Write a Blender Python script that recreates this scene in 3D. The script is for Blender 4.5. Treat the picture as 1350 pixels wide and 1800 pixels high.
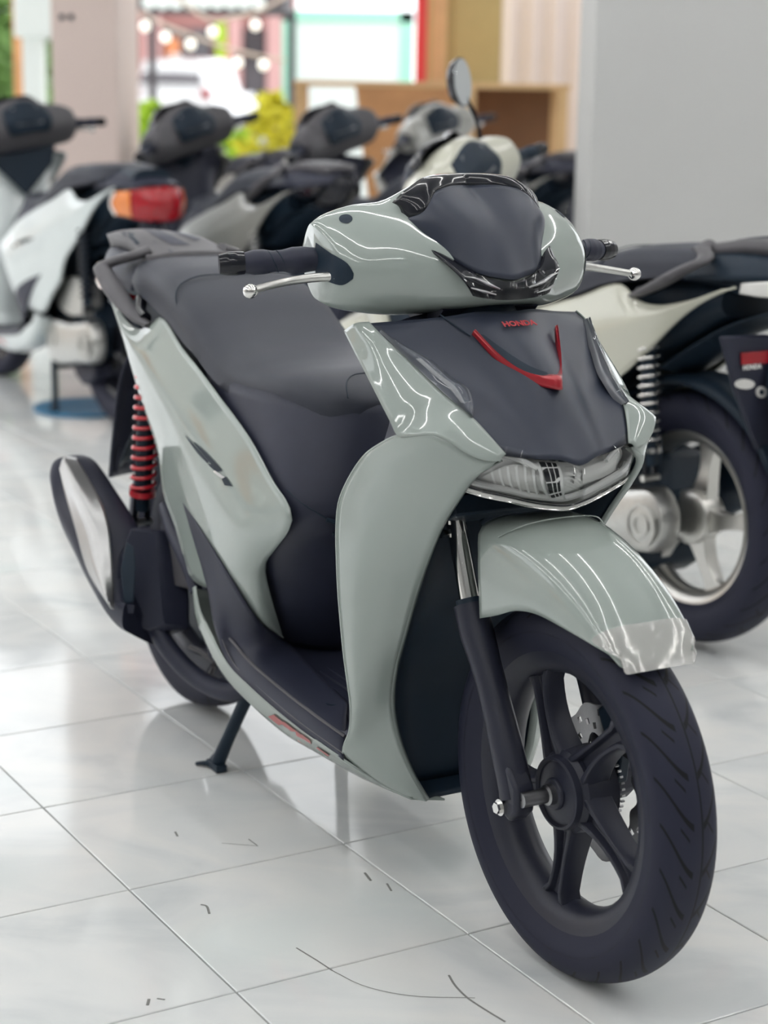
import bpy, bmesh, math, random
import numpy as np
from mathutils import Matrix, Vector
random.seed(7)
for o in list(bpy.data.objects): bpy.data.objects.remove(o, do_unlink=True)
SC = bpy.context.scene
COL = SC.collection
PI = math.pi

# ------------------------------------------------------------------ camera
# world: x right, y away from the camera, z up; the photograph is 1350 x 1800
F_PX, PITCH, ROLL = 3295.73, 0.2275, -0.0160
TILE = 0.40
CAM_H = 3.2471 * TILE
cp, sp, cr_, sr_ = math.cos(PITCH), math.sin(PITCH), math.cos(ROLL), math.sin(ROLL)
FW = np.array([0, cp, -sp]); UP0 = np.array([0, sp, cp]); RT0 = np.array([1., 0, 0])
RT = cr_*RT0 - sr_*UP0; UP = sr_*RT0 + cr_*UP0
CAM = np.array([0, 0, CAM_H])
cam_data = bpy.data.cameras.new('camera')
cam_data.sensor_fit = 'VERTICAL'; cam_data.sensor_height = 36.0
cam_data.lens = F_PX/1800*36.0
cam_data.clip_end = 200
cam_data.dof.use_dof = True; cam_data.dof.focus_distance = 2.90; cam_data.dof.aperture_fstop = 3.1
cam = bpy.data.objects.new('camera', cam_data); COL.objects.link(cam)
M = Matrix.Identity(4)
for i in range(3):
    M[i][0] = RT[i]; M[i][1] = UP[i]; M[i][2] = -FW[i]; M[i][3] = CAM[i]
cam.matrix_world = M
SC.camera = cam
SC.view_settings.view_transform = 'Standard'; SC.view_settings.look = 'None'
SC.view_settings.gamma = 1.0; SC.view_settings.use_curve_mapping = False
SC.view_settings.exposure = -0.62

# ------------------------------------------------------------------ daylight
world = bpy.data.worlds.new('world'); SC.world = world; world.use_nodes = True
wn = world.node_tree.nodes; wl = world.node_tree.links
wn['Background'].inputs['Color'].default_value = (0.95, 0.975, 1.0, 1)
wn['Background'].inputs['Strength'].default_value = 3.8

# ------------------------------------------------------------------ materials
def new_mat(name):
    m = bpy.data.materials.new(name); m.use_nodes = True
    return m, m.node_tree.nodes, m.node_tree.links, m.node_tree.nodes['Principled BSDF']
def mat(name, col, rough=0.5, metal=0.0, coat=0.0, noise=0.0, nscale=30.0, bump=0.0, bscale=400.0, spec=0.5, emit=0.0, ecol=None, coat_rough=0.03):
    m, n, l, b = new_mat(name)
    b.inputs['Base Color'].default_value = (*col, 1); b.inputs['Roughness'].default_value = rough
    b.inputs['Metallic'].default_value = metal; b.inputs['Coat Weight'].default_value = coat
    b.inputs['Coat Roughness'].default_value = coat_rough; b.inputs['Specular IOR Level'].default_value = spec
    if emit: b.inputs['Emission Color'].default_value = (*(ecol or col), 1); b.inputs['Emission Strength'].default_value = emit
    tc = n.new('ShaderNodeTexCoord')
    if noise:
        t = n.new('ShaderNodeTexNoise'); t.inputs['Scale'].default_value = nscale; t.inputs['Detail'].default_value = 4
        l.new(tc.outputs['Object'], t.inputs['Vector'])
        r = n.new('ShaderNodeMix'); r.data_type = 'RGBA'
        r.inputs['A'].default_value = (*[c*(1-noise) for c in col], 1); r.inputs['B'].default_value = (*[min(1, c*(1+noise)) for c in col], 1)
        l.new(t.outputs['Fac'], r.inputs['Factor']); l.new(r.outputs['Result'], b.inputs['Base Color'])
    if bump:
        t2 = n.new('ShaderNodeTexNoise'); t2.inputs['Scale'].default_value = bscale; t2.inputs['Detail'].default_value = 2
        l.new(tc.outputs['Object'], t2.inputs['Vector'])
        bp = n.new('ShaderNodeBump'); bp.inputs['Strength'].default_value = bump; bp.inputs['Distance'].default_value = 0.001
        l.new(t2.outputs['Fac'], bp.inputs['Height']); l.new(bp.outputs['Normal'], b.inputs['Normal'])
    return m
def clear_mat(name, tint=(1, 1, 1), ior=1.45, rough=0.02):
    m, n, l, b = new_mat(name); n.remove(b)
    tr = n.new('ShaderNodeBsdfTransparent'); tr.inputs['Color'].default_value = (*tint, 1)
    gl = n.new('ShaderNodeBsdfGlossy'); gl.inputs['Roughness'].default_value = rough
    fr = n.new('ShaderNodeFresnel'); fr.inputs['IOR'].default_value = ior
    mx = n.new('ShaderNodeMixShader'); l.new(fr.outputs['Fac'], mx.inputs['Fac']); l.new(tr.outputs[0], mx.inputs[1]); l.new(gl.outputs[0], mx.inputs[2])
    l.new(mx.outputs[0], n['Material Output'].inputs['Surface'])
    return m
def film_mat():
    m, n, l, b = new_mat('clear_protective_film'); n.remove(b)
    tr = n.new('ShaderNodeBsdfTransparent'); tr.inputs['Color'].default_value = (.93, .94, .94, 1)
    gl = n.new('ShaderNodeBsdfPrincipled'); gl.inputs['Base Color'].default_value = (.72, .71, .69, 1); gl.inputs['Roughness'].default_value = .14; gl.inputs['Metallic'].default_value = .35
    tc = n.new('ShaderNodeTexCoord'); t = n.new('ShaderNodeTexNoise'); t.inputs['Scale'].default_value = 26; t.inputs['Detail'].default_value = 2; l.new(tc.outputs['Object'], t.inputs['Vector'])
    bp = n.new('ShaderNodeBump'); bp.inputs['Strength'].default_value = .5; bp.inputs['Distance'].default_value = .004; l.new(t.outputs['Fac'], bp.inputs['Height']); l.new(bp.outputs['Normal'], gl.inputs['Normal'])
    mx = n.new('ShaderNodeMixShader'); mx.inputs['Fac'].default_value = .62; l.new(tr.outputs[0], mx.inputs[1]); l.new(gl.outputs[0], mx.inputs[2])
    l.new(mx.outputs[0], n['Material Output'].inputs['Surface'])
    return m
MT = {}
MT['paint'] = mat('grey_green_paint', (0.315, 0.360, 0.337), 0.06, 0, 0.0, noise=0.03, nscale=8, spec=0.7)
MT['cream'] = mat('cream_grey_paint', (0.55, 0.55, 0.46), 0.3, 0, 0.8, noise=0.03, nscale=8)
MT['white'] = mat('white_paint', (0.66, 0.72, 0.72), 0.3, 0, 0.8, noise=0.02, nscale=8)
MT['silver'] = mat('silver_grey_paint', (0.40, 0.40, 0.37), 0.3, 0.1, 0.8, noise=0.03, nscale=8)
MT['matte'] = mat('satin_black_paint', (0.023, 0.029, 0.048), 0.40, noise=0.08, nscale=20, bump=0.02, bscale=900, spec=0.4)
MT['gloss'] = mat('gloss_black_plastic', (0.010, 0.011, 0.016), 0.09, noise=0.05, spec=0.35)
MT['signalbase'] = mat('signal_housing', (0.20, 0.21, 0.23), 0.25, 0.2, noise=0.1)
MT['plast'] = mat('textured_dark_plastic', (0.020, 0.023, 0.042), 0.48, noise=0.12, nscale=40, bump=0.15, bscale=1500, spec=0.35)
MT['greyplast'] = mat('dark_grey_plastic', (0.085, 0.082, 0.090), 0.5, noise=0.1, nscale=40, bump=0.1, bscale=1200)
MT['dark'] = mat('black_inner_plastic', (0.010, 0.021, 0.036), 0.5, noise=0.15, nscale=20, spec=0.25)
MT['seat'] = mat('seat_vinyl', (0.028, 0.032, 0.046), 0.5, noise=0.08, nscale=30, bump=0.25, bscale=900, spec=0.38)
MT['chrome'] = mat('chrome', (0.75, 0.74, 0.72), 0.1, 1.0, noise=0.03)
MT['alu'] = mat('cast_aluminium', (0.55, 0.55, 0.53), 0.35, 1.0, noise=0.1, nscale=60)
MT['steel'] = mat('brushed_steel', (0.36, 0.36, 0.37), 0.33, 1.0, noise=0.1, nscale=80)
MT['shield'] = mat('satin_heat_shield', (0.50, 0.50, 0.50), 0.36, 0.85, noise=0.05, nscale=60)
MT['red'] = mat('red_metallic_paint', (0.36, 0.010, 0.020), 0.3, 0.3, 0.8, noise=0.05)
MT['redspring'] = mat('red_spring_enamel', (0.55, 0.02, 0.035), 0.3, 0, 0.6, noise=0.06)
MT['redprint'] = mat('red_print', (0.42, 0.02, 0.03), 0.4, noise=0.05)
MT['pinkprint'] = mat('faded_red_decal', (0.50, 0.13, 0.13), 0.35, noise=0.2, nscale=90)
MT['rim'] = mat('black_cast_wheel', (0.018, 0.020, 0.034), 0.42, noise=0.1, nscale=60, spec=0.35)
MT['silverrim'] = mat('silver_cast_wheel', (0.62, 0.61, 0.58), 0.3, 0.9, noise=0.06, nscale=60)
MT['hlsilver'] = mat('headlamp_reflector', (0.93, 0.93, 0.91), 0.3, 0.0, noise=0.03)
MT['hlgrey'] = mat('headlamp_facet', (0.74, 0.735, 0.71), 0.3, 0.0, noise=0.05)
MT['lampwhite'] = mat('white_light_guide', (0.92, 0.92, 0.90), 0.25, noise=0.02)
MT['redlens'] = mat('red_tail_lens', (0.33, 0.004, 0.012), 0.15, 0, 0.2, noise=0.1)
MT['amber'] = mat('amber_lens', (0.75, 0.22, 0.04), 0.12, 0, 0.8, noise=0.1)
MT['lens'] = clear_mat('clear_lens', (0.97, 0.98, 0.99))
MT['smoke'] = clear_mat('smoked_lens', (0.72, 0.74, 0.78), 1.45)
MT['film'] = film_mat()
MT['mirror'] = mat('mirror_glass', (0.80, 0.84, 0.86), 0.03, 1.0, noise=0.01)
MT['screen'] = mat('display_glass', (0.10, 0.105, 0.12), 0.3, coat=0.2, noise=0.1)
MT['bluemat'] = mat('blue_rubber_mat', (0.05, 0.20, 0.36), 0.5, noise=0.1)

def tyre_mat():
    m, n, l, b = new_mat('tyre_rubber')
    b.inputs['Base Color'].default_value = (0.018, 0.020, 0.038, 1); b.inputs['Roughness'].default_value = 0.6; b.inputs['Specular IOR Level'].default_value = .25
    uv = n.new('ShaderNodeUVMap'); uv.uv_map = 'tread'
    sx = n.new('ShaderNodeSeparateXYZ'); l.new(uv.outputs['UV'], sx.inputs[0])
    def mth(op, a, b_=None, c=None):
        k = n.new('ShaderNodeMath'); k.operation = op
        for i, v in enumerate((a, b_, c)):
            if v is None: continue
            if isinstance(v, (int, float)): k.inputs[i].default_value = v
            else: l.new(v, k.inputs[i])
        return k.outputs[0]
    u, v = sx.outputs['X'], sx.outputs['Y']           # u: turns round the wheel, v: -1..1 across the tread
    av = mth('ABSOLUTE', v)
    side = mth('MULTIPLY', mth('SIGN', v), 0.5)
    bend = mth('POWER', av, 1.8)
    ph = mth('FRACT', mth('ADD', mth('ADD', mth('MULTIPLY', u, 26.0), mth('MULTIPLY', bend, -1.3)), side))
    wid = mth('MULTIPLY_ADD', av, -0.08, 0.17)
    s1 = mth('LESS_THAN', ph, wid)
    zone = mth('MULTIPLY', mth('GREATER_THAN', av, 0.16), mth('LESS_THAN', av, 0.96))
    g1 = mth('MULTIPLY', s1, zone)
    ph2 = mth('FRACT', mth('ADD', mth('MULTIPLY', u, 26.0), mth('MULTIPLY', v, 1.1)))
    g2 = mth('MULTIPLY', mth('LESS_THAN', ph2, 0.08), mth('MULTIPLY', mth('GREATER_THAN', av, 0.30), mth('LESS_THAN', av, 0.55)))
    ring = mth('LESS_THAN', mth('ABSOLUTE', mth('SUBTRACT', v, 0.12)), 0.03)
    g = mth('MAXIMUM', mth('MAXIMUM', g1, g2), ring)
    bp = n.new('ShaderNodeBump'); bp.invert = True; bp.inputs['Strength'].default_value = 1.0; bp.inputs['Distance'].default_value = 0.004
    l.new(g, bp.inputs['Height']); l.new(bp.outputs['Normal'], b.inputs['Normal'])
    mx = n.new('ShaderNodeMix'); mx.data_type = 'RGBA'
    mx.inputs['A'].default_value = (0.018, 0.020, 0.038, 1); mx.inputs['B'].default_value = (0.003, 0.003, 0.005, 1)
    l.new(g, mx.inputs['Factor']); l.new(mx.outputs['Result'], b.inputs['Base Color'])
    return m
MT['tyre'] = tyre_mat()

# ------------------------------------------------------------------ mesh helpers
V = lambda *a: np.array(a, float)
def spline(pts, n):
    """Catmull-Rom through pts (a repeated point makes a corner), n points evenly spaced by length."""
    pts = [np.asarray(p, float) for p in pts]
    segs = [[pts[0]]]
    for p in pts[1:]:
        if np.linalg.norm(p-segs[-1][-1]) < 1e-7: segs.append([p])
        else: segs[-1].append(p)
    segs = [s for s in segs if len(s) > 1]
    if not segs: return [pts[0].copy() for _ in range(n)]
    out = []
    for s in segs:
        e = [2*s[0]-s[1]] + s + [2*s[-1]-s[-2]]
        for i in range(1, len(e)-2):
            p0, p1, p2, p3 = e[i-1:i+3]
            t0 = 0.; t1 = t0+max(np.linalg.norm(p1-p0), 1e-6)**.5; t2 = t1+max(np.linalg.norm(p2-p1), 1e-6)**.5; t3 = t2+max(np.linalg.norm(p3-p2), 1e-6)**.5
            for k in range(12):
                t = t1+(t2-t1)*k/12
                a1 = (t1-t)/(t1-t0)*p0+(t-t0)/(t1-t0)*p1; a2 = (t2-t)/(t2-t1)*p1+(t-t1)/(t2-t1)*p2; a3 = (t3-t)/(t3-t2)*p2+(t-t2)/(t3-t2)*p3
                b1 = (t2-t)/(t2-t0)*a1+(t-t0)/(t2-t0)*a2; b2 = (t3-t)/(t3-t1)*a2+(t-t1)/(t3-t1)*a3
                out.append((t2-t)/(t2-t1)*b1+(t-t1)/(t2-t1)*b2)
    out.append(segs[-1][-1])
    A = np.array(out); d = np.r_[0, np.cumsum(np.linalg.norm(np.diff(A, axis=0), axis=1))]
    s = np.linspace(0, d[-1], n)
    return [np.array([np.interp(x, d, A[:, k]) for k in range(3)]) for x in s]
def spline_closed(pts, n):
    pts = [np.asarray(p, float) for p in pts]; m = len(pts); out = []
    for i in range(m):
        p0, p1, p2, p3 = pts[i-1], pts[i], pts[(i+1) % m], pts[(i+2) % m]
        for k in range(12):
            t = k/12
            out.append(0.5*((2*p1)+(-p0+p2)*t+(2*p0-5*p1+4*p2-p3)*t*t+(-p0+3*p1-3*p2+p3)*t**3))
    out.append(out[0])
    L = np.array(out); d = np.r_[0, np.cumsum(np.linalg.norm(np.diff(L, axis=0), axis=1))]
    s = np.linspace(0, d[-1], n, endpoint=False)
    return [np.array([np.interp(x, d, L[:, k]) for k in range(3)]) for x in s]
def grid(rows, closed=False):
    nv, nu = len(rows), len(rows[0]); v = [p for r in rows for p in r]; f = []
    for j in range(nv-1):
        for i in range(nu if closed else nu-1):
            i2 = (i+1) % nu
            f.append((j*nu+i, j*nu+i2, (j+1)*nu+i2, (j+1)*nu+i))
    return v, f
def loft(rails, nu=24, nv=12):
    R = [spline(r, nu) for r in rails]
    cols = [spline([r[i] for r in R], nv) for i in range(nu)]
    return grid([[cols[i][j] for i in range(nu)] for j in range(nv)])
def loops(ls, n=28, m=None, cap=True):
    R = [spline_closed(l, n) for l in ls]
    if m:
        cols = [spline([r[i] for r in R], m) for i in range(n)]
        R = [[cols[i][j] for i in range(n)] for j in range(m)]
    v, f = grid(R, True)
    if cap: f += [tuple(range(n-1, -1, -1)), tuple(range((len(R)-1)*n, len(R)*n))]
    return v, f
def tube(path, rad, n=10, m=None, cap=True, flat=1.0, upv=(0, 0, 1)):
    """tube along path; rad number or list per control point; flat squashes the section along upv"""
    m = m or max(2, 4*(len(path)-1)+1); pts = spline(path, m)
    if isinstance(rad, (int, float)): rs = [rad]*m
    else: rs = list(np.interp(np.linspace(0, 1, m), np.linspace(0, 1, len(rad)), rad))
    rows = []
    for i, p in enumerate(pts):
        t = pts[min(i+1, m-1)]-pts[max(i-1, 0)]; t = t/np.linalg.norm(t)
        u = np.asarray(upv, float); u = u-t*(u@t)
        if np.linalg.norm(u) < 1e-3: u = np.array([1., 0, 0])-t*t[0]
        u = u/np.linalg.norm(u); w = np.cross(t, u)
        rows.append([p+rs[i]*(math.cos(a)*w+flat*math.sin(a)*u) for a in [2*PI*k/n for k in range(n)]])
    v, f = grid(rows, True)
    if cap: f += [tuple(range(n-1, -1, -1)), tuple(range((m-1)*n, m*n))]
    return v, f
def lathe(profile, n=64, center=(0, 0, 0), axis='y', closed=False, cap=False):
    rows = []
    for r, h in profile:
        row = []
        for k in range(n):
            a = 2*PI*k/n
            p = {'y': (r*math.cos(a), h, r*math.sin(a)), 'z': (r*math.cos(a), r*math.sin(a), h), 'x': (h, r*math.cos(a), r*math.sin(a))}[axis]
            row.append(np.array(p)+np.asarray(center))
        rows.append(row)
    if closed: rows.append(rows[0])
    v, f = grid(rows, True)
    if cap: f += [tuple(range(n-1, -1, -1)), tuple(range((len(rows)-1)*n, len(rows)*n))]
    return v, f
def box(c, s, rot=None):
    v = [np.array([x, y, z])*np.asarray(s)/2 for x in (-1, 1) for y in (-1, 1) for z in (-1, 1)]
    if rot is not None: v = [rot@p for p in v]
    return [p+np.asarray(c) for p in v], [(0, 1, 3, 2), (4, 6, 7, 5), (0, 4, 5, 1), (2, 3, 7, 6), (0, 2, 6, 4), (1, 5, 7, 3)]
def prism(poly, d):
    """poly: list of 3D points; extruded by vector d"""
    n = len(poly); d = np.asarray(d, float); v = [np.asarray(p, float) for p in poly]+[np.asarray(p, float)+d for p in poly]
    f = [tuple(range(n-1, -1, -1)), tuple(range(n, 2*n))]+[(i, (i+1) % n, n+(i+1) % n, n+i) for i in range(n)]
    return v, f
def join(*vf):
    V_, F_ = [], []
    for v, f in vf:
        o = len(V_); V_ += list(v); F_ += [tuple(i+o for i in q) for q in f]
    return V_, F_
def mir(vf):
    v, f = vf
    return [np.array([p[0], -p[1], p[2]]) for p in v], [tuple(reversed(q)) for q in f]
def mirp(pts): return [np.array([p[0], -p[1], p[2]]) for p in pts]
def rotm(ax, a):
    return np.array(Matrix.Rotation(a, 3, ax))
def ob(name, vf, material, parent=None, smooth=40, solid=0, off=-1, bevel=0, ref=None, closed=False, merge=True):
    v, f = vf
    bm = bmesh.new(); vs = [bm.verts.new(p) for p in v]
    for q in f:
        try: bm.faces.new([vs[i] for i in q])
        except ValueError: pass
    if merge: bmesh.ops.remove_doubles(bm, verts=bm.verts, dist=1e-5)
    bmesh.ops.dissolve_degenerate(bm, dist=1e-6, edges=bm.edges)
    if ref is None: bmesh.ops.recalc_face_normals(bm, faces=bm.faces)
    else:
        bm.normal_update(); s = 0
        for q in bm.faces:
            c = q.calc_center_median(); s += q.normal.dot(Vector((c.x-ref[0], c.y-ref[1], c.z-ref[2])))*q.calc_area()
        if s < 0: bmesh.ops.reverse_faces(bm, faces=bm.faces)
    if smooth:
        bm.normal_update(); lim = math.radians(smooth)
        for q in bm.faces: q.smooth = True
        for e in bm.edges:
            if len(e.link_faces) == 2 and e.calc_face_angle(0) > lim: e.smooth = False
    me = bpy.data.meshes.new(name); bm.to_mesh(me); bm.free()
    me.materials.append(MT[material] if isinstance(material, str) else material)
    o = bpy.data.objects.new(name, me); COL.objects.link(o)
    if parent is not None: o.parent = parent
    if solid:
        md = o.modifiers.new('thickness', 'SOLIDIFY'); md.thickness = solid; md.offset = off
    if bevel:
        md = o.modifiers.new('edge', 'BEVEL'); md.width = bevel; md.segments = 2; md.limit_method = 'ANGLE'; md.angle_limit = math.radians(35)
    return o
def empty(name, loc=(0, 0, 0), rz=0, label=None, cat=None, group=None):
    o = bpy.data.objects.new(name, None); COL.objects.link(o); o.location = loc; o.rotation_euler = (0, 0, rz); o.empty_display_size = 0.1
    return tag(o, label, cat, group)
def tag(o, label=None, cat=None, group=None, kind=None):
    for k, x in (('label', label), ('category', cat), ('group', group), ('kind', kind)):
        if x: o[k] = x
    return o
def text_vf(s, size, bold=0.0, shear=0.0, extrude=0.0004, align='CENTER'):
    c = bpy.data.curves.new('t', 'FONT'); c.body = s; c.size = size; c.extrude = extrude; c.offset = bold; c.shear = shear
    c.align_x = align; c.align_y = 'CENTER'; c.resolution_u = 3
    o = bpy.data.objects.new('t', c); COL.objects.link(o)
    dg = bpy.context.evaluated_depsgraph_get(); me = bpy.data.meshes.new_from_object(o.evaluated_get(dg))
    v = [np.array(p.co) for p in me.vertices]; f = [tuple(p.vertices) for p in me.polygons]
    bpy.data.objects.remove(o, do_unlink=True); bpy.data.meshes.remove(me)
    return v, f
def place(vf, origin, ex, ey):
    """map flat text (x,y,z) onto a frame"""
    ex = np.asarray(ex, float); ex /= np.linalg.norm(ex); ey = np.asarray(ey, float); ey = ey-ex*(ex@ey); ey /= np.linalg.norm(ey); ez = np.cross(ex, ey)
    v, f = vf
    return [np.asarray(origin)+p[0]*ex+p[1]*ey+p[2]*ez for p in v], f

# ------------------------------------------------------------------ the scooter, in its own frame
# x forward (0 at the rear axle), y to the rider's left, z up; heading 29.5 degrees right of the camera axis
TH = math.radians(29.5); WB = 1.353
HD = np.array([math.sin(TH), -math.cos(TH), 0]); LF = np.array([math.cos(TH), math.sin(TH), 0]); ZU = np.array([0, 0, 1.])
S0 = np.array([0.292, 2.60, 0]) - WB*HD
_o = CAM-S0; CS = np.array([_o@HD, _o@LF, _o@ZU])
def P(u, v, y=None, x=None, z=None):
    """photo pixel -> point of the scooter frame on the plane y=, x= or z="""
    d = FW+RT*(u-675)/F_PX+UP*(900-v)/F_PX; d = np.array([d@HD, d@LF, d@ZU])
    k = (y-CS[1])/d[1] if y is not None else (x-CS[0])/d[0] if x is not None else (z-CS[2])/d[2]
    return CS+k*d
def PL(*t): return [P(*q) for q in t]
CEN = (0.7, 0, 0.55)
from mathutils.bvhtree import BVHTree
def bvh(o):
    me = o.data
    return BVHTree.FromPolygons([v.co.copy() for v in me.vertices], [tuple(p.vertices) for p in me.polygons])
def onto(tree, u, v, off=.001, yguess=-.15):
    """point of a surface seen at a photo pixel, lifted off it by off"""
    d = FW+RT*(u-675)/F_PX+UP*(900-v)/F_PX; d = np.array([d@HD, d@LF, d@ZU])
    h, n, i, t = tree.ray_cast(Vector(CS), Vector(d/np.linalg.norm(d)))
    if h is None: h, n, i, t = tree.find_nearest(Vector(P(u, v, yguess)))
    n = np.array(n); h = np.array(h)
    if n@d > 0: n = -n
    return h+n*off
def decal(tree, rails, nu=12, nv=5, off=.001, yguess=-.15):
    R = [spline([(a, b, 0) for a, b in q], nu) for q in rails]
    cols = [spline([q[i] for q in R], nv) for i in range(nu)]
    return grid([[onto(tree, cols[i][j][0], cols[i][j][1], off, yguess) for i in range(nu)] for j in range(nv)])

def set_tread(o, center, R, ymax):
    me = o.data; uvl = me.uv_layers.new(name='tread')
    for p in me.polygons:
        us = []
        for li in p.loop_indices:
            c = me.vertices[me.loops[li].vertex_index].co
            a = math.atan2(c.z-center[2], c.x-center[0])/(2*PI); r = math.hypot(c.z-center[2], c.x-center[0])
            vv = (c.y-center[1])/ymax
            if r < R-0.045: vv = 2.0
            us.append([a, vv, li])
        if max(x[0] for x in us)-min(x[0] for x in us) > .5:
            for x in us:
                if x[0] < 0: x[0] += 1
        for a, vv, li in us: uvl.data[li].uv = (a, vv)

def wheel(root, name, cx, cz, R, hw, ang0, rear=False):
    c = (cx, 0, cz); rr = 0.2032
    rimp = [(rr-.004, -.034), (rr+.013, -.038), (rr+.015, -.034), (rr+.001, -.029), (rr-.014, -.021), (rr-.016, 0), (rr-.014, .021), (rr+.001, .029), (rr+.015, .034), (rr+.013, .038), (rr-.004, .034), (rr-.02, .027), (rr-.028, .012), (rr-.03, 0), (rr-.028, -.012), (rr-.02, -.027)]
    w = ob(name, lathe(rimp, 72, c, closed=True), 'rim', root, smooth=50)
    k = hw/.05
    prof = [(rr-.001, -.033), (rr+.016, -.041*k), (rr+.035, -.049*k), (R-.034, -.050*k), (R-.020, -.046*k), (R-.0095, -.036*k), (R-.003, -.020*k), (R, 0), (R-.003, .020*k), (R-.0095, .036*k), (R-.020, .046*k), (R-.034, .050*k), (rr+.035, .049*k), (rr+.016, .041*k), (rr-.001, .033)]
    pr = [(p[0], p[1]) for p in spline([(a, b, 0) for a, b in prof], 40)]
    t = ob('tyre', lathe(pr, 120, c), 'tyre', w, smooth=60); set_tread(t, c, R, .0495*k)
    hubp = [(.001, -.046), (.022, -.046), (.024, -.043), (.024, -.040), (.040, -.038), (.052, -.034), (.056, -.028), (.062, -.022), (.064, 0), (.064, .030), (.058, .034), (.03, .036), (.001, .036)]
    ob('hub', lathe(hubp, 48, c), 'rim', w, smooth=35)
    ring = [(.047, -.0365), (.050, -.041), (.054, -.0395), (.056, -.030)]
    ob('hub_ring', lathe(ring, 48, c), 'rim', w, smooth=30)
    for s in range(5):
        a0 = math.radians(ang0+72*s); rows = []
        for q in range(9):
            f = q/8; r = .050+f*(rr-.025-.050); a = a0+math.radians(9)*(1-f)*1.0
            hwid = .030-.010*math.sin(f*PI)-.006*f+(.010 if q == 8 else 0); hh = .024-.006*f
            sec = [(-1, -.55), (-.8, -1), (-.5, -1), (-.32, -.45), (.32, -.45), (.5, -1), (.8, -1), (1, -.55), (1, .8), (-1, .8)]
            row = []
            for tt, yy in sec:
                x = r*math.cos(a)-hwid*tt*math.sin(a); z = r*math.sin(a)+hwid*tt*math.cos(a)
                row.append(np.array([cx+x, hh*yy-.004, cz+z]))
            rows.append(row)
        v, f_ = grid(rows, True); n = len(rows[0]); f_ += [tuple(range(n-1, -1, -1)), tuple(range(8*n, 9*n))]
        ob('spoke', (v, f_), 'rim', w, smooth=50, bevel=.0015)
    return w

def disc(parent, cx, cy, cz, r0, r1, material='steel', nseg=72):
    rows = []
    nr = 5
    for j in range(nr+1):
        row = []
        for k in range(nseg):
            a = 2*PI*k/nseg; r = r0+(r1-r0)*j/nr
            if j == nr: r += .0035*math.cos(a*12)
            if j == 0: r += .006*math.cos(a*9)
            row.append(np.array([cx+r*math.cos(a), cy, cz+r*math.sin(a)]))
        rows.append(row)
    v, f = grid(rows, True); keep = []
    for idx, q in enumerate(f):
        j, k = idx//nseg, idx % nseg
        if (j == 2 and k % 6 == 0) or (j == 3 and k % 6 == 2) or (j == 1 and k % 6 == 4): continue
        keep.append(q)
    return ob('brake_disc', (v, keep), material, parent, smooth=0, solid=.004, off=0)

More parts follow.
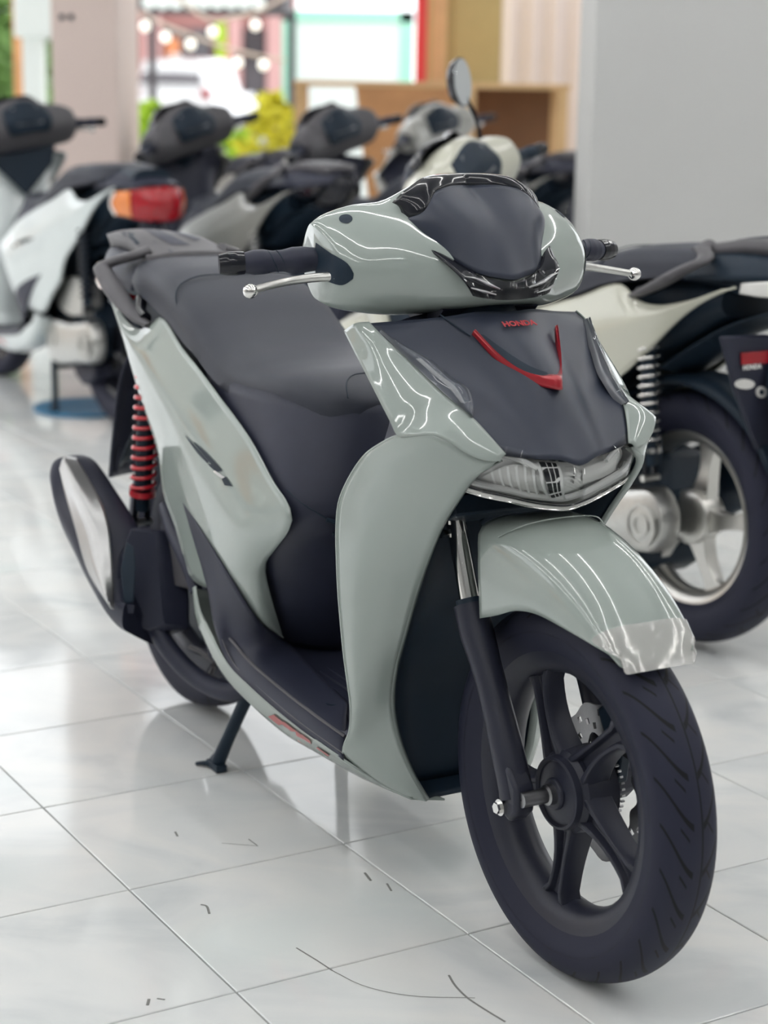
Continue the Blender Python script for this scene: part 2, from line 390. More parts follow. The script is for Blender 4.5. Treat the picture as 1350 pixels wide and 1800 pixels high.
def build_scooter(root):
    r = root
    # ---------------------------------------------------------------- wheels
    fw = wheel(r, 'front_wheel', WB, .283, .283, .050, 118)
    disc(fw, WB, .052, .283, .072, .120)
    ob('axle', lathe([(.001, -.100), (.0115, -.100), (.0115, -.058), (.0155, -.056), (.0155, -.045), (.001, -.045)], 20, (WB, 0, .283)), 'steel', fw, smooth=30)
    for k in range(36):
        a = 2*PI*k/36
        if k == 0: spd = []
        spd.append(box((WB+.052*math.cos(a), .044, .283+.052*math.sin(a)), (.003, .006, .003), rotm('Y', -a)))
    ob('speed_sensor_ring', join(*spd), 'steel', fw, smooth=0)
    rw = wheel(r, 'rear_wheel', 0, .309, .299, .060, 100, True)
    # ---------------------------------------------------------------- fork
    for s in (-1, 1):
        y = .088*s; top = V(1.128, y, .668); mid = V(1.185, y, .530); end = V(1.322, y, .262)
        ax = (end-top)/np.linalg.norm(end-top)
        lower = ob('fork_leg', tube([mid-ax*.004, mid+ax*.03, mid+ax*.032, V(1.245, y, .43), V(1.262, y, .40), V(1.31, y, .31), V(1.325, y, .275)], [.026, .026, .023, .0225, .024, .025, .025], 20, 30), 'rim', r, smooth=50)
        ob('fork_tube', tube([top, mid], .0155, 18), 'chrome', lower)
        ob('fork_seal', tube([mid-ax*.012, mid+ax*.004], .0215, 18), 'dark', lower)
        ob('axle_clamp', prism([(1.296, y-.014*s, .312), (1.322, y-.014*s, .328), (1.350, y-.014*s, .300), (1.352, y-.014*s, .262), (1.334, y-.014*s, .243), (1.306, y-.014*s, .254)], (0, .034*s, 0)), 'rim', lower, smooth=30, bevel=.006)
        ob('clamp_bolt', join(tube([V(1.318, y+.02*s, .262), V(1.318, y+.026*s, .262)], .0125, 16), tube([V(1.318, y+.026*s, .262), V(1.318, y+.033*s, .262)], .0085, 6)), 'chrome', lower, smooth=30)
        ob('fork_clamp', tube([top-ax*.05, top+ax*.012], .023, 18), 'dark', r, smooth=40)
    ob('steering_stem', join(tube([V(1.06, 0, .74), V(1.12, 0, .64)], .03, 18), prism([(1.09, -.115, .668), (1.165, -.115, .70), (1.165, .115, .70), (1.09, .115, .668)], (.012, 0, -.03))), 'dark', r, smooth=30, bevel=.004)
    for yy, uu, vv in ((-.105, 780, 938), (-.11, 776, 915)):
        p = P(uu, vv, yy)
        ob('stem_bolt', tube([p, p+V(.008, -.012, .003)], .0075, 6), 'chrome', r, smooth=30)
    ob('brake_caliper', prism([(1.335, .040, .395), (1.375, .040, .430), (1.425, .040, .425), (1.445, .040, .385), (1.420, .040, .352), (1.365, .040, .345)], (0, .05, 0)), 'dark', r, smooth=30, bevel=.006)
    cal = ob('caliper_bracket', prism([(1.30, .066, .30), (1.345, .066, .40), (1.375, .066, .40), (1.36, .066, .28)], (0, .02, 0)), 'dark', r, smooth=30, bevel=.004)
    ob('reflector', box((1.275, .10, .400), (.045, .008, .030), rotm('Y', -.9)), 'redlens', cal, smooth=30, bevel=.002)
    ob('brake_hose', tube([V(1.38, .1, .42), V(1.33, .11, .50), V(1.23, .1, .58), V(1.13, .07, .66)], .0055, 8, 24), 'dark', r)
    # ---------------------------------------------------------------- front fender
    cl = [V(1.208, 0, .672), V(1.25, 0, .676), V(1.31, 0, .672), V(1.385, 0, .648), V(1.45, 0, .612), V(1.50, 0, .568), V(1.532, 0, .530)]
    sh = [V(1.205, -.062, .668), V(1.25, -.060, .671), V(1.315, -.056, .666), V(1.39, -.054, .643), V(1.455, -.051, .607), V(1.503, -.047, .564), V(1.530, -.040, .529)]
    sd = [V(1.212, -.094, .655), V(1.25, -.092, .655), V(1.318, -.088, .643), V(1.39, -.084, .620), V(1.455, -.079, .588), V(1.505, -.070, .553), V(1.524, -.058, .528)]
    lo = [P(840, 975, -.100), P(866, 1000, -.099), P(905, 1040, -.097), P(950, 1065, -.093), P(1000, 1103, -.086), P(1060, 1140, -.075), P(1090, 1158, -.062)]
    ed = [P(843, 1087, -.100), P(872, 1082, -.099), P(905, 1074, -.097), P(940, 1079, -.093), P(1000, 1110, -.086), P(1066, 1148, -.074), P(1094, 1163, -.060)]
    half = [ed, lo, sd, sh, cl]
    rails = half+[mirp(q) for q in half[-2::-1]]
    fd = ob('front_fender', loft(rails, 40, 34), 'paint', r, smooth=60, solid=.0035, ref=(WB, 0, .283))
    nx = 16
    R_ = [spline(q, 40) for q in rails]
    cols = [spline([q[i] for q in R_], 34) for i in range(40)]
    cg = []
    for i in range(33, 40):
        row = []
        for j in range(34):
            p = cols[i][j]; d = p-V(1.353, 0, .283); d[1] *= .8; d /= np.linalg.norm(d)
            row.append(p+d*.0035)
        cg.append(row)
    last = [p+V(.006, 0, -.010) for p in cg[-1]]; cg.append(last)
    gd = ob('clear_guard', grid(cg), 'film', fd, smooth=60, ref=(WB, 0, .283)); gd['label'] = 'clear glossy plastic guard wrapped round the fender tip'
    ob('fender_seam', tube([q+V(.0, 0, .0035) for q in [V(1.262, -.094, .652), V(1.285, -.06, .6715), V(1.292, 0, .6775), V(1.285, .06, .6715), V(1.262, .094, .652)]], .0010, 6, 30), 'paint', fd)
    # ---------------------------------------------------------------- leg shield wings, centre cover
    A = PL((650, 568, -.186), (668, 586, -.185), (705, 622, -.172), (745, 660, -.160), (790, 702, -.146), (831, 737, -.132), (862, 770, -.119), (888, 800, -.107))
    cre = PL((698, 766, -.212), (770, 768, -.190), (835, 806, -.150), (878, 812, -.117))
    B = PL((607, 582, -.200), (622, 612, -.206), (640, 648, -.210), (672, 712, -.214), (690, 748, -.214))+cre
    def arm_patch(ra, rb, nu, b0, b1):
        An, Bn = spline(ra, 17), spline(rb, 17); Mn = []
        for i in range(17):
            Mn.append(.52*An[i]+.48*Bn[i]+V(.55, -.60, .58)*(b0+(b1-b0)*i/16))
        return loft([An, Mn, Bn], nu, 12)
    arm = arm_patch(A, B, 44, .009, .003)
    OU = [cre[0]]+PL((665, 784, -.216), (640, 803, -.218), (612, 845, -.221), (596, 885, -.222), (592, 930, -.222), (593, 990, -.220), (596, 1050, -.216), (605, 1150, -.206), (613, 1210, -.200), (617, 1245, -.196), (615, 1285, -.192), (605, 1312, -.190), (603, 1325, -.188), (660, 1370, -.150), (720, 1402, -.110), (750, 1409, -.085))
    IN = [cre[3]]+PL((835, 838, -.148), (800, 885, -.157), (775, 925, -.158), (750, 985, -.154), (728, 1050, -.148), (710, 1115, -.148), (695, 1170, -.146), (688, 1220, -.143), (690, 1260, -.139), (702, 1310, -.130), (725, 1365, -.112), (750, 1408, -.085))
    Os, Is = spline(OU, 31), spline(IN, 31); M1, M2 = [], []
    for i in range(31):
        t = i/30; bl = V(.42, -.90, .10)*.020*math.sin(PI*t)**.8; k_ = max(0, 1-t/.25)**2
        for M_, f, c_ in ((M1, .35, cre[1]), (M2, .70, cre[2])):
            M_.append(Os[i]*(1-f)+Is[i]*f+bl*(1.0 if f < .5 else .85)+(c_-(Os[0]*(1-f)+Is[0]*f))*k_)
    low = loft([Os, M1, M2, Is], 60, 18)
    lip = loft([IN, [p+V(-.006, .010, -.001) for p in IN]], 60, 3)
    lip2 = loft([OU[:14], [p+V(-.006, .014, 0) for p in OU[:14]]], 50, 3)
    wing = join(arm, low, lip, lip2)
    for w_, rf in ((wing, (1.0, 0, .5)), (mir(wing), (1.0, 0, .5))):
        ob('leg_shield', w_, 'paint', r, smooth=48, solid=.003, ref=rf)
    c1 = [V(1.100, -.10, .955), V(1.142, -.078, .926), V(1.190, -.072, .884), V(1.235, -.070, .846), V(1.270, -.068, .815), V(1.311, -.060, .776)]
    c0 = [V(1.128, 0, .962), V(1.165, 0, .938), V(1.215, 0, .902), V(1.258, 0, .862), V(1.292, 0, .815), V(1.330, 0, .766)]
    cm = [.5*(a+b)+V(.004, 0, .004) for a, b in zip(c1, c0)]
    cov = ob('front_cover', loft([A, c1, cm, c0, mirp(cm), mirp(c1), mirp(A)], 30, 36), 'matte', r, smooth=60, solid=.003, ref=(1.0, 0, .6))
    # red V accent; shade above one arm painted as a dark strip on the cover
    vo = [V(1.143, -.074, .929), V(1.183, -.056, .894), V(1.214, -.038, .874), V(1.245, -.019, .864), V(1.268, 0, .861)]
    vi = [V(1.142, -.072, .9315), V(1.180, -.051, .899), V(1.209, -.033, .881), V(1.232, -.015, .878), V(1.244, 0, .882)]
    vo = vo+mirp(vo[-2::-1]); vi = vi+mirp(vi[-2::-1])
    up_ = V(.008, 0, .010); vm = [.5*(a+b)+up_*1.2 for a, b in zip(vo, vi)]
    ob('red_accent', loft([[p+up_*.4 for p in vo], vm, [p+up_*.3 for p in vi]], 50, 9), 'red', cov, smooth=60, ref=(1.1, 0, .8), solid=.003)
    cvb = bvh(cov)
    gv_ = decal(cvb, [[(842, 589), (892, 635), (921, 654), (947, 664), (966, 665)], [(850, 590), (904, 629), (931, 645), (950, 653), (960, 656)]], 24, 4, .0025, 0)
    ob('accent_shade', gv_, 'dark', cov, smooth=60)
    ob('panel_line', tube([V(1.098, -.101, .9585), V(1.122, -.088, .9435), V(1.143, -.075, .931)], .0012, 6), 'dark', cov)
    tx = place(text_vf('HONDA', .0155, .0004), (1.158, 0, .9475), (0, 1, 0), (-.84, 0, .54))
    ob('lettering', (tx[0], tx[1]), 'redprint', cov, smooth=0)
    # ---------------------------------------------------------------- front turn signals
    sin_ = PL((672, 586, -.180), (712, 611, -.163), (757, 636, -.144), (800, 671, -.127), (823, 685, -.119), (832, 718, -.124), (831, 735, -.131))
    sou = spline(A[1:6], 7)
    nrm = V(.62, -.45, .65)
    sig = loft([[p+nrm*.006 for p in sou], [.5*(a+b)+nrm*.013 for a, b in zip(sou, sin_)], [p+nrm*.008 for p in sin_]], 30, 8)
    base = loft([[p+nrm*.003 for p in sou], [.5*(a+b)+nrm*.009 for a, b in zip(sou, sin_)], [p+nrm*.006 for p in sin_], [p-nrm*.004 for p in sin_]], 24, 8)
    strip = loft([[.7*a+.3*b+nrm*.0095 for a, b in zip(sou, sin_)][2:6], [.45*a+.55*b+nrm*.0105 for a, b in zip(sou, sin_)][2:6]], 20, 3)
    for fn in (lambda q: q, mir):
        s_ = ob('turn_signal', fn(base), 'signalbase', r, smooth=60)
        ob('signal_reflector', fn(strip), 'hlgrey', s_, smooth=30)
        ob('signal_lens', fn(sig), 'smoke', s_, smooth=60, ref=CEN)
    # ---------------------------------------------------------------- headlight
    ht = [V(1.262, .138, .782), V(1.285, .110, .795), V(1.300, .085, .789), V(1.312, .060, .775), V(1.322, .03, .768), V(1.328, 0, .764)]
    hm = [V(1.262, .146, .760), V(1.290, .122, .766), V(1.312, .090, .758), V(1.324, .060, .750), V(1.332, .03, .744), V(1.337, 0, .741)]
    hb = [V(1.248, .150, .735), V(1.272, .125, .727), V(1.284, .092, .719), V(1.290, .060, .710), V(1.296, .03, .704), V(1.300, 0, .701)]
    hb2 = [p+V(-.030, 0, -.004) for p in hb]
    fullp = lambda q: q+mirp(q[-2::-1])
    hl = ob('headlight', loft([[p+V(-.030, 0, .0) for p in fullp(q)] for q in (ht, hm, hb)], 60, 14), 'hlsilver', r, smooth=40, ref=CEN)
    hbk = bvh(hl)
    ob('headlight_lens', loft([fullp(ht), fullp(hm), fullp(hb)], 60, 14), 'lens', hl, smooth=60, ref=CEN)
    ob('light_guide', tube([p+V(-.010, 0, .008) for p in fullp(hb)], .0052, 8, 60), 'lampwhite', hl)
    ob('lower_bezel', loft([fullp(hb), [p+V(-.004, 0, -.008) for p in fullp(hb)], fullp(hb2)], 50, 6), 'hlgrey', hl, smooth=40, solid=.002)
    ob('bezel_line', tube([p+V(.0005, 0, -.0008) for p in fullp(hb)], .0012, 6, 60), 'gloss', hl)
    ob('bezel_line', tube([p+V(-.003, 0, -.008) for p in fullp(hb)], .0012, 6, 60), 'chrome', hl)
    for s in (-1, 1):
        ob('upper_marker', tube([V(q[0]-.006, q[1]*s, q[2]-.013) for q in ht[1:4]], [.0050, .0055, .0035], 8, 20), 'lampwhite', hl)
    def lamp_patch(name, rails, m, off, nu=10, nv=5): return ob(name, decal(hbk, rails, nu, nv, off, 0), m, hl, smooth=60)
    lamp_patch('reflector_bowl', [[(850, 834), (890, 818), (935, 818)], [(846, 842), (885, 836), (940, 838)], [(858, 852), (900, 858), (948, 866)]], 'hlgrey', .004, 14, 8)
    for q in range(6):
        f = q/5; u0 = 862+68*f; lamp_patch('reflector_rib', [[(u0, 822-4*f), (u0+4, 836), (u0+12, 856+8*f)], [(u0+4, 821-4*f), (u0+8, 836), (u0+16, 856+8*f)]], 'hlsilver', .008, 8, 3)
    lamp_patch('projector_housing', [[(942, 816), (956, 840), (968, 866)], [(972, 818), (984, 840), (987, 860)]], 'gloss', .010, 10, 6)
    for q in range(3):
        f = (q+.5)/3; lamp_patch('projector_grid', [[(943+24*f, 818+46*f), (974+12*f, 818+40*f)], [(944+24*f, 820+46*f), (975+12*f, 820+40*f)]], 'hlsilver', .0125, 6, 2)
    for q in range(2):
        f = (q+1)/3; lamp_patch('projector_grid', [[(942+30*f, 817), (968+19*f, 862)], [(943.5+30*f, 817), (969.5+19*f, 862)]], 'hlsilver', .0125, 6, 2)
    for du in (-5, 30): lamp_patch('projector_frame', [[(940+du, 814), (952+du*.9, 840), (966+du*.7, 868)], [(945+du, 814), (957+du*.9, 840), (970+du*.7, 868)]], 'lampwhite', .012, 10, 3)
    for q in range(6):
        lamp_patch('lens_arc', [[(990, 822+5*q), (1004, 822+6*q), (1016, 828+6.2*q)], [(990, 823.6+5*q), (1004, 823.6+6*q), (1016, 829.6+6.2*q)]], 'hlgrey', .006, 8, 2)
    lamp_patch('lamp_fin', [[(1020, 826), (1045, 816), (1078, 800)], [(1020, 846), (1048, 838), (1078, 824)]], 'hlgrey', .005, 10, 5)
    lamp_patch('lamp_fin', [[(1024, 852), (1052, 842), (1090, 820)], [(1022, 866), (1050, 856), (1086, 834)]], 'steel', .003, 10, 5)
    # ---------------------------------------------------------------- black inner panel behind the front wheel
    ina = [p+V(-.006, .006, 0) for p in IN]
    inb = []
    for p in spline(ina, 14):
        inb.append(V(min(p[0]-.02, 1.10)-.04, -.085, p[2]))
    inc = [V(q[0]-.012, 0, q[2]) for q in inb]
    inn = ob('inner_panel', loft([ina, inb, inc, mirp(inb), mirp(ina)], 40, 24), 'dark', r, smooth=60, ref=(.6, 0, .5), solid=.003)
    ob('lower_lip', loft([[V(1.062, -.085, .180), V(1.04, -.05, .172), V(1.04, .05, .172), V(1.062, .085, .180)], [V(.95, -.10, .185), V(.95, -.05, .180), V(.95, .05, .180), V(.95, .10, .185)]], 12, 6), 'dark', inn, solid=.004)
    # panel on the rider's side of the leg shield
    k0 = [p+V(-.012, .010, 0) for p in spline(A+cre[:0], 6)]
    ob('inner_leg_shield', loft([[V(1.025, -.185, .925), V(1.09, -.200, .865), V(1.155, -.202, .800), V(1.085, -.205, .735), V(1.015, -.210, .66), V(1.000, -.210, .60), V(.995, -.200, .45), V(.985, -.186, .33), V(.965, -.175, .27)], [V(1.03, -.10, .95), V(.99, -.11, .80), V(.94, -.12, .62), V(.925, -.12, .45), V(.93, -.12, .32), V(.90, -.12, .27)], [V(1.04, 0, .955), V(.975, 0, .80), V(.925, 0, .62), V(.91, 0, .45), V(.92, 0, .32), V(.89, 0, .27)], [V(1.03, .10, .95), V(.99, .11, .80), V(.94, .12, .62), V(.925, .12, .45), V(.93, .12, .32), V(.90, .12, .27)], [V(1.025, .185, .925), V(1.09, .200, .865), V(1.155, .202, .800), V(1.085, .205, .735), V(1.015, .210, .66), V(1.000, .210, .60), V(.995, .200, .45), V(.985, .186, .33), V(.965, .175, .27)]], 30, 24), 'plast', r, smooth=60, ref=(1.3, 0, .5), solid=.003)
    ob('steering_boot', tube([V(1.02, 0, .99), V(1.06, 0, .93), V(1.075, 0, .88)], [.05, .055, .06], 20), 'dark', r)
    # ---------------------------------------------------------------- handlebar cover
    ys = [0, .06, .12, .17, .21, .227]
    T0 = [(.930, 1.136), (.930, 1.130), (.930, 1.108), (.920, 1.100), (.908, 1.086), (.912, 1.076)]
    T1 = [(.985, 1.140), (.990, 1.133), (.995, 1.110), (.968, 1.106), (.948, 1.092), (.938, 1.081)]
    F1 = [(1.088, 1.074), (1.083, 1.064), (1.062, 1.064), (1.030, 1.066), (1.000, 1.064), (.978, 1.058)]
    N1 = [(1.132, 1.001), (1.116, 1.004), (1.078, 1.012), (1.050, 1.016), (1.024, 1.020), (1.000, 1.022)]
    U1 = [(1.105, .970), (1.092, .967), (1.052, .960), (1.022, .963), (1.000, .970), (.984, .978)]
    B1 = [(.960, .950), (.960, .950), (.952, .951), (.942, .955), (.930, .963), (.932, .973)]
    R1 = [(.895, 1.03), (.895, 1.03), (.895, 1.025), (.890, 1.025), (.888, 1.025), (.893, 1.025)]
    ls = []
    yy = [-q for q in ys[:0:-1]]+ys
    for y in yy:
        i = ys.index(abs(y)); ls.append([V(q[i][0], y, q[i][1]) for q in (T0, T1, F1, N1, U1, B1, R1)])
    hc = ob('handlebar_cover', loops(ls, 56, 48), 'paint', r, smooth=60)
    ht_ = bvh(hc)
    rc = decal(ht_, [[(556, 426), (584, 446), (611, 463), (622, 480)], [(554, 452), (580, 470), (606, 480), (622, 484)], [(556, 484), (580, 496), (603, 501), (621, 490)]], 14, 8, .0012)
    mhv = [onto(ht_, 608+f*12*math.cos(a_), 385+f*8*math.sin(a_), .0008) for f in (.5, 1) for a_ in [2*PI*k/20 for k in range(20)]]
    mh = (mhv+[onto(ht_, 608, 385, .0008)], [(k, (k+1) % 20, 40) for k in range(20)]+[(k, (k+1) % 20, 20+(k+1) % 20, 20+k) for k in range(20)])
    for fn in (lambda q: q, mir):
        ob('switch_recess', fn(rc), 'dark', hc, smooth=60)
        ob('mirror_hole', fn(mh), 'dark', hc, smooth=60)
    ob('under_cover', loops([[V(1.08, y, .962), V(1.02, y, .935), V(.95, y, .955), V(1.02, y, .97)] for y in (-.085, -.05, 0, .05, .085)], 24), 'plast', hc, smooth=60)
    # visor: satin shield, gloss frame
    Tv = PL((709, 384, -.118), (730, 379, -.112), (748, 369, -.101), (757, 352, -.090), (764, 338, -.078), (790, 327, -.046), (822, 325, 0))
    Bv = PL((709, 384, -.118), (748, 427, -.105), (772, 440, -.092), (805, 461, -.074), (837, 479, -.055), (870, 487, -.028), (904, 491, 0))
    Ts, Bs = spline(Tv, 9), spline(Bv, 9)
    Mv = []
    for i in range(9):
        f = i/8; Mv.append(.5*(Ts[i]+Bs[i])+V(.68, -.25*(1-f), .70)*(.004+.016*math.sin(f*PI*.5)))
    fl9 = lambda q: q+mirp(q[-2::-1])
    vis = ob('visor', loft([fl9(Ts), fl9(Mv), fl9(Bs)], 49, 20), 'matte', hc, smooth=60, ref=(.95, 0, 1.0), solid=.004)
    Gv = PL((689, 356, -.128), (697, 348, -.124), (706, 339, -.117), (724, 325, -.098), (744, 312, -.076), (771, 306, -.044), (806, 304, 0))
    gl_ = loft([Gv, [.5*(a_+b_)+V(.003, 0, .006) for a_, b_ in zip(spline(Gv, 9), Ts)], Ts], 26, 8)
    ob('visor_frame', join(gl_, mir(gl_)), 'gloss', hc, smooth=35, ref=(.95, 0, 1.0), solid=.004)
    for fn in (lambda q: q, mirp):
        ob('frame_ridge', tube(fn(PL((744, 312, -.076), (755, 325, -.078), (763, 337, -.078))), .0012, 6), 'steel', hc)
        ob('frame_ridge', tube(fn(PL((706, 340, -.117), (726, 354, -.108), (744, 369, -.102))), .0012, 6), 'steel', hc)
    Ev = PL((689, 356, -.128), (705, 385, -.122), (746, 429, -.110), (778, 456, -.099), (806, 480, -.089), (836, 514, -.066))
    ge = loft([spline(Bv[:5], 7), [.5*(a_+b_)+V(.001, -.001, .0005) for a_, b_ in zip(spline(Bv[:5], 7), spline(Ev[1:], 7))], Ev[1:]], 24, 5)
    for fn in (lambda q: q, mir): ob('visor_edge', fn(ge), 'gloss', hc, smooth=40, ref=(.9, 0, 1.0), solid=.003)
    # position lamp under the visor
    l0 = PL((806, 479, -.090), (822, 480, -.074), (839, 482, -.056), (872, 492, -.028), (905, 496, 0))
    l2 = PL((835, 521, -.068), (848, 524, -.058), (862, 526, -.046), (880, 528, -.026), (906, 528, 0))
    l1 = [.5*(a_+b_)+V(.003, 0, .0005) for a_, b_ in zip(l0, l2)]
    fl = lambda q: q+mirp(q[-2::-1])
    lamp = ob('position_lamp', loft([[p+V(-.006, 0, 0) for p in fl(q)] for q in (l0, l1, l2)], 40, 8), 'gloss', hc, smooth=60)
    ob('lamp_lens', loft([fl(l0), fl(l1), fl(l2)], 40, 8), 'lens', lamp, smooth=60, ref=(1, 0, 1))
    for s in (-1, 1):
        lr = PL((818, 486, -.082), (838, 490, -.066), (858, 500, -.048), (878, 508, -.026))
        lr2 = PL((828, 506, -.074), (850, 512, -.058), (872, 518, -.036))
        lr = lr if s < 0 else mirp(lr); lr2 = lr2 if s < 0 else mirp(lr2)
        ob('lamp_reflector', tube(lr, [.001, .003, .0045, .002], 8, 16, flat=.7), 'steel', lamp)
        ob('lamp_reflector', tube(lr2, [.001, .0022, .001], 8, 16), 'steel', lamp)
    # instrument panel on the rider's side
    ip = ob('instrument_panel', loft([[V(.928, -.10, 1.108), V(.925, 0, 1.140), V(.928, .10, 1.108)], [V(.893, -.11, 1.06), V(.890, 0, 1.08), V(.893, .11, 1.06)], [V(.893, -.09, 1.015), V(.885, 0, 1.02), V(.893, .09, 1.015)]], 20, 12), 'dark', hc, smooth=60, solid=.006, off=0)
    ob('display', loft([[V(.918, -.060, 1.118), V(.918, .060, 1.118)], [V(.884, -.060, 1.050), V(.884, .060, 1.050)]], 4, 4), 'screen', ip, solid=.006, off=0)
    # grips, levers
    for s in (-1, 1):
        a = V(.935, .215*s, 1.030); e = V(.884, .362*s, 1.022); d = e-a
        g = ob('grip', tube([a, a+d*.12, a+d*.13, a+d*.16, a+d*.17, a+d*.70, a+d*.71, a+d*.75, a+d*.76], [.0180, .0180, .0200, .0200, .0165, .0160, .0188, .0188, .0152], 22, 60), 'plast', r, smooth=50)
        ob('bar_end', tube([a+d*.755, a+d*.78, a+d*.93, a+d*1.0], [.0170, .0182, .0175, .0148], 22, 16), 'gloss', g, smooth=50)
        for q in range(4):
            t0 = .26+.09*q; pts = []
            for w in range(9):
                an = -1.2+w*.32; fr = t0+.10*math.sin(w/8*PI*.5)
                c_ = a+d*fr; dn = d/np.linalg.norm(d); u1 = np.cross(dn, V(0, 0, 1)); u1 /= np.linalg.norm(u1)
                pts.append(c_+.0168*(math.cos(an)*np.array([1, 0, 0])*.98+math.sin(an)*V(0, 0, 1)))
            ob('grip_groove', tube(pts, .0012, 5, 20), 'dark', g)
        pv = PL((622, 484, -.200), (585, 486, -.222), (545, 489, -.252), (510, 494, -.280), (470, 503, -.318), (440, 512, -.350))
        if s > 0: pv = mirp(pv)
        lv = ob('brake_lever', tube(pv, [.0095, .009, .0085, .0078, .0072, .0068], 12, 36, flat=.8), 'alu', r, smooth=60)
        ob('lever_ball', lathe([(.011*math.sin(PI*q/10)+1e-4, -.011*math.cos(PI*q/10)) for q in range(11)], 18, pv[-1]), 'chrome', lv)
    # ---------------------------------------------------------------- seat
    st = [(-.125, .070, .925, .895), (-.10, .105, .936, .885), (-.03, .128, .943, .875), (.06, .138, .940, .862), (.13, .145, .934, .850), (.20, .150, .918, .835), (.27, .154, .892, .810), (.34, .156, .855, .785), (.42, .156, .822, .755), (.50, .152, .810, .73), (.58, .145, .808, .71), (.64, .133, .808, .70), (.69, .115, .800, .70), (.73, .090, .785, .70), (.752, .050, .765, .71)]
    ls = []
    for x, w, z, zb in st:
        h = z-zb
        ls.append([V(x, 0, z), V(x, .55*w, z-.002), V(x, .86*w, z-.012), V(x, .985*w, z-.035), V(x, w, zb+.02), V(x, .95*w, zb), V(x, 0, zb), V(x, -.95*w, zb), V(x, -w, zb+.02), V(x, -.985*w, z-.035), V(x, -.86*w, z-.012), V(x, -.55*w, z-.002)])
    seat = ob('seat', loops(ls, 56, 60), 'seat', r, smooth=60)
    ob('step_seam', tube([V(.245, -.150, .845), V(.20, -.140, .902), V(.185, -.10, .9235), V(.18, 0, .9265), V(.185, .10, .9235), V(.20, .140, .902), V(.245, .150, .845)], .0014, 6, 40), 'dark', seat)
    sb_ = bvh(seat)
    ob('nose_seam', tube([onto(sb_, u_, v_, .0003) for u_, v_ in ((612, 700), (609, 682), (611, 668), (622, 659), (640, 656), (662, 655))], .0013, 6, 24), 'dark', seat)
    # ---------------------------------------------------------------- body under the seat
    tz = [(.285, [(.38, -.100), (.46, -.092), (.515, -.080), (.570, -.050), (.600, 0)]), (.38, [(.40, -.145), (.50, -.140), (.590, -.120), (.645, -.078), (.675, 0)]), (.49, [(.43, -.170), (.60, -.178), (.670, -.160), (.725, -.105), (.755, 0)]), (.58, [(.45, -.172), (.68, -.184), (.762, -.168), (.800, -.095), (.815, 0)]), (.66, [(.40, -.165), (.63, -.178), (.725, -.158), (.785, -.090), (.800, 0)]), (.72, [(.38, -.158), (.56, -.165), (.680, -.145), (.755, -.080), (.775, 0)]), (.77, [(.36, -.150), (.54, -.150), (.650, -.125), (.725, -.070), (.748, 0)])]
    rows = []
    for z, q in tz:
        h_ = [V(a, b, z) for a, b in q]; rows.append(h_+mirp(h_[-2::-1]))
    body = ob('body_cover', loft(rows, 44, 24), 'plast', r, smooth=60, ref=(.5, 0, .55), solid=.003)
    bt_ = bvh(body)
    ob('cover_seam', tube([onto(bt_, u_, v_, .0) for u_, v_ in ((505, 862), (530, 884), (560, 903), (588, 920))], .0015, 6), 'dark', body)
    ob('bag_hook', tube([onto(bt_, u_, v_, .006) for u_, v_ in ((574, 911), (587, 915), (596, 924), (594, 934), (584, 935))], .004, 8), 'dark', body)
    ob('core', loops([[V(x, -.075, z0), V(x, .075, z0), V(x, .075, z1), V(x, -.075, z1)] for x, z0, z1 in ((-.14, .80, .86), (.0, .73, .86), (.3, .58, .82), (.48, .32, .74), (.60, .45, .72))], 24, 20), 'dark', body, smooth=40)
    ob('tail_core', loops([[V(x, -.07, .85), V(x, .07, .85), V(x, .06, .925), V(x, -.06, .925)] for x in (-.26, -.1, .05)], 16, 8), 'dark', body, smooth=40)
    # side panels
    U = PL((188, 500, -.120), (206, 540, -.140), (235, 574, -.150), (258, 576, -.150), (282, 557, -.148), (320, 612, -.160), (345, 643, -.165), (380, 690, -.173), (440, 773, -.182), (480, 847, -.186), (503, 882, -.187), (512, 908, -.188), (506, 934, -.188), (484, 966, -.182), (468, 990, -.175), (467, 1005, -.171), (480, 1060, -.140), (498, 1119, -.097))
    L = PL((187, 502, -.124), (200, 545, -.140), (215, 592, -.148), (238, 672, -.156), (258, 735, -.162), (272, 775, -.166), (279, 805, -.168), (287, 868, -.172), (308, 928, -.176), (334, 1013, -.181), (370, 1037, -.187), (430, 1085, -.168), (498, 1122, -.097))
    Mi = PL((190, 510, -.132), (212, 570, -.158), (245, 622, -.172), (285, 680, -.184), (325, 745, -.195), (365, 815, -.203), (400, 880, -.208), (425, 940, -.209), (436, 1000, -.198), (462, 1075, -.160), (498, 1121, -.099))
    M3 = PL((188, 506, -.128), (205, 560, -.150), (228, 620, -.163), (258, 690, -.173), (288, 755, -.182), (308, 830, -.188), (335, 900, -.194), (365, 975, -.197), (400, 1030, -.193), (450, 1085, -.163), (498, 1122, -.099))
    sp_ = loft([U, Mi, M3, L], 64, 22)
    lipL = loft([L[:11], [p+V(.004, .012, 0) for p in L[:11]]], 40, 3)
    for fn in (lambda q: q, mir):
        pn = ob('side_panel', fn(join(sp_, lipL)), 'paint', r, smooth=50, solid=.003, ref=(.35, 0, .6))
        if fn is not mir:
            pt_ = bvh(pn)
            bd = [decal(pt_, q, 8, 3, .0015) for q in ([[(327, 765), (345, 785), (368, 811)], [(328, 768), (347, 795), (366, 815)]], [[(342, 776), (364, 796), (392, 826)], [(343, 780), (360, 801), (380, 825)]], [[(366, 815), (380, 818), (392, 828)], [(370, 820), (380, 828), (386, 829)]], [[(398, 838), (404, 846), (410, 855)], [(391, 842), (394, 849), (396, 853)]])]
            bc = decal(pt_, [[(379, 827), (388, 833), (397, 839)], [(376, 829), (384, 836), (392, 841)]], 6, 3, .0018)
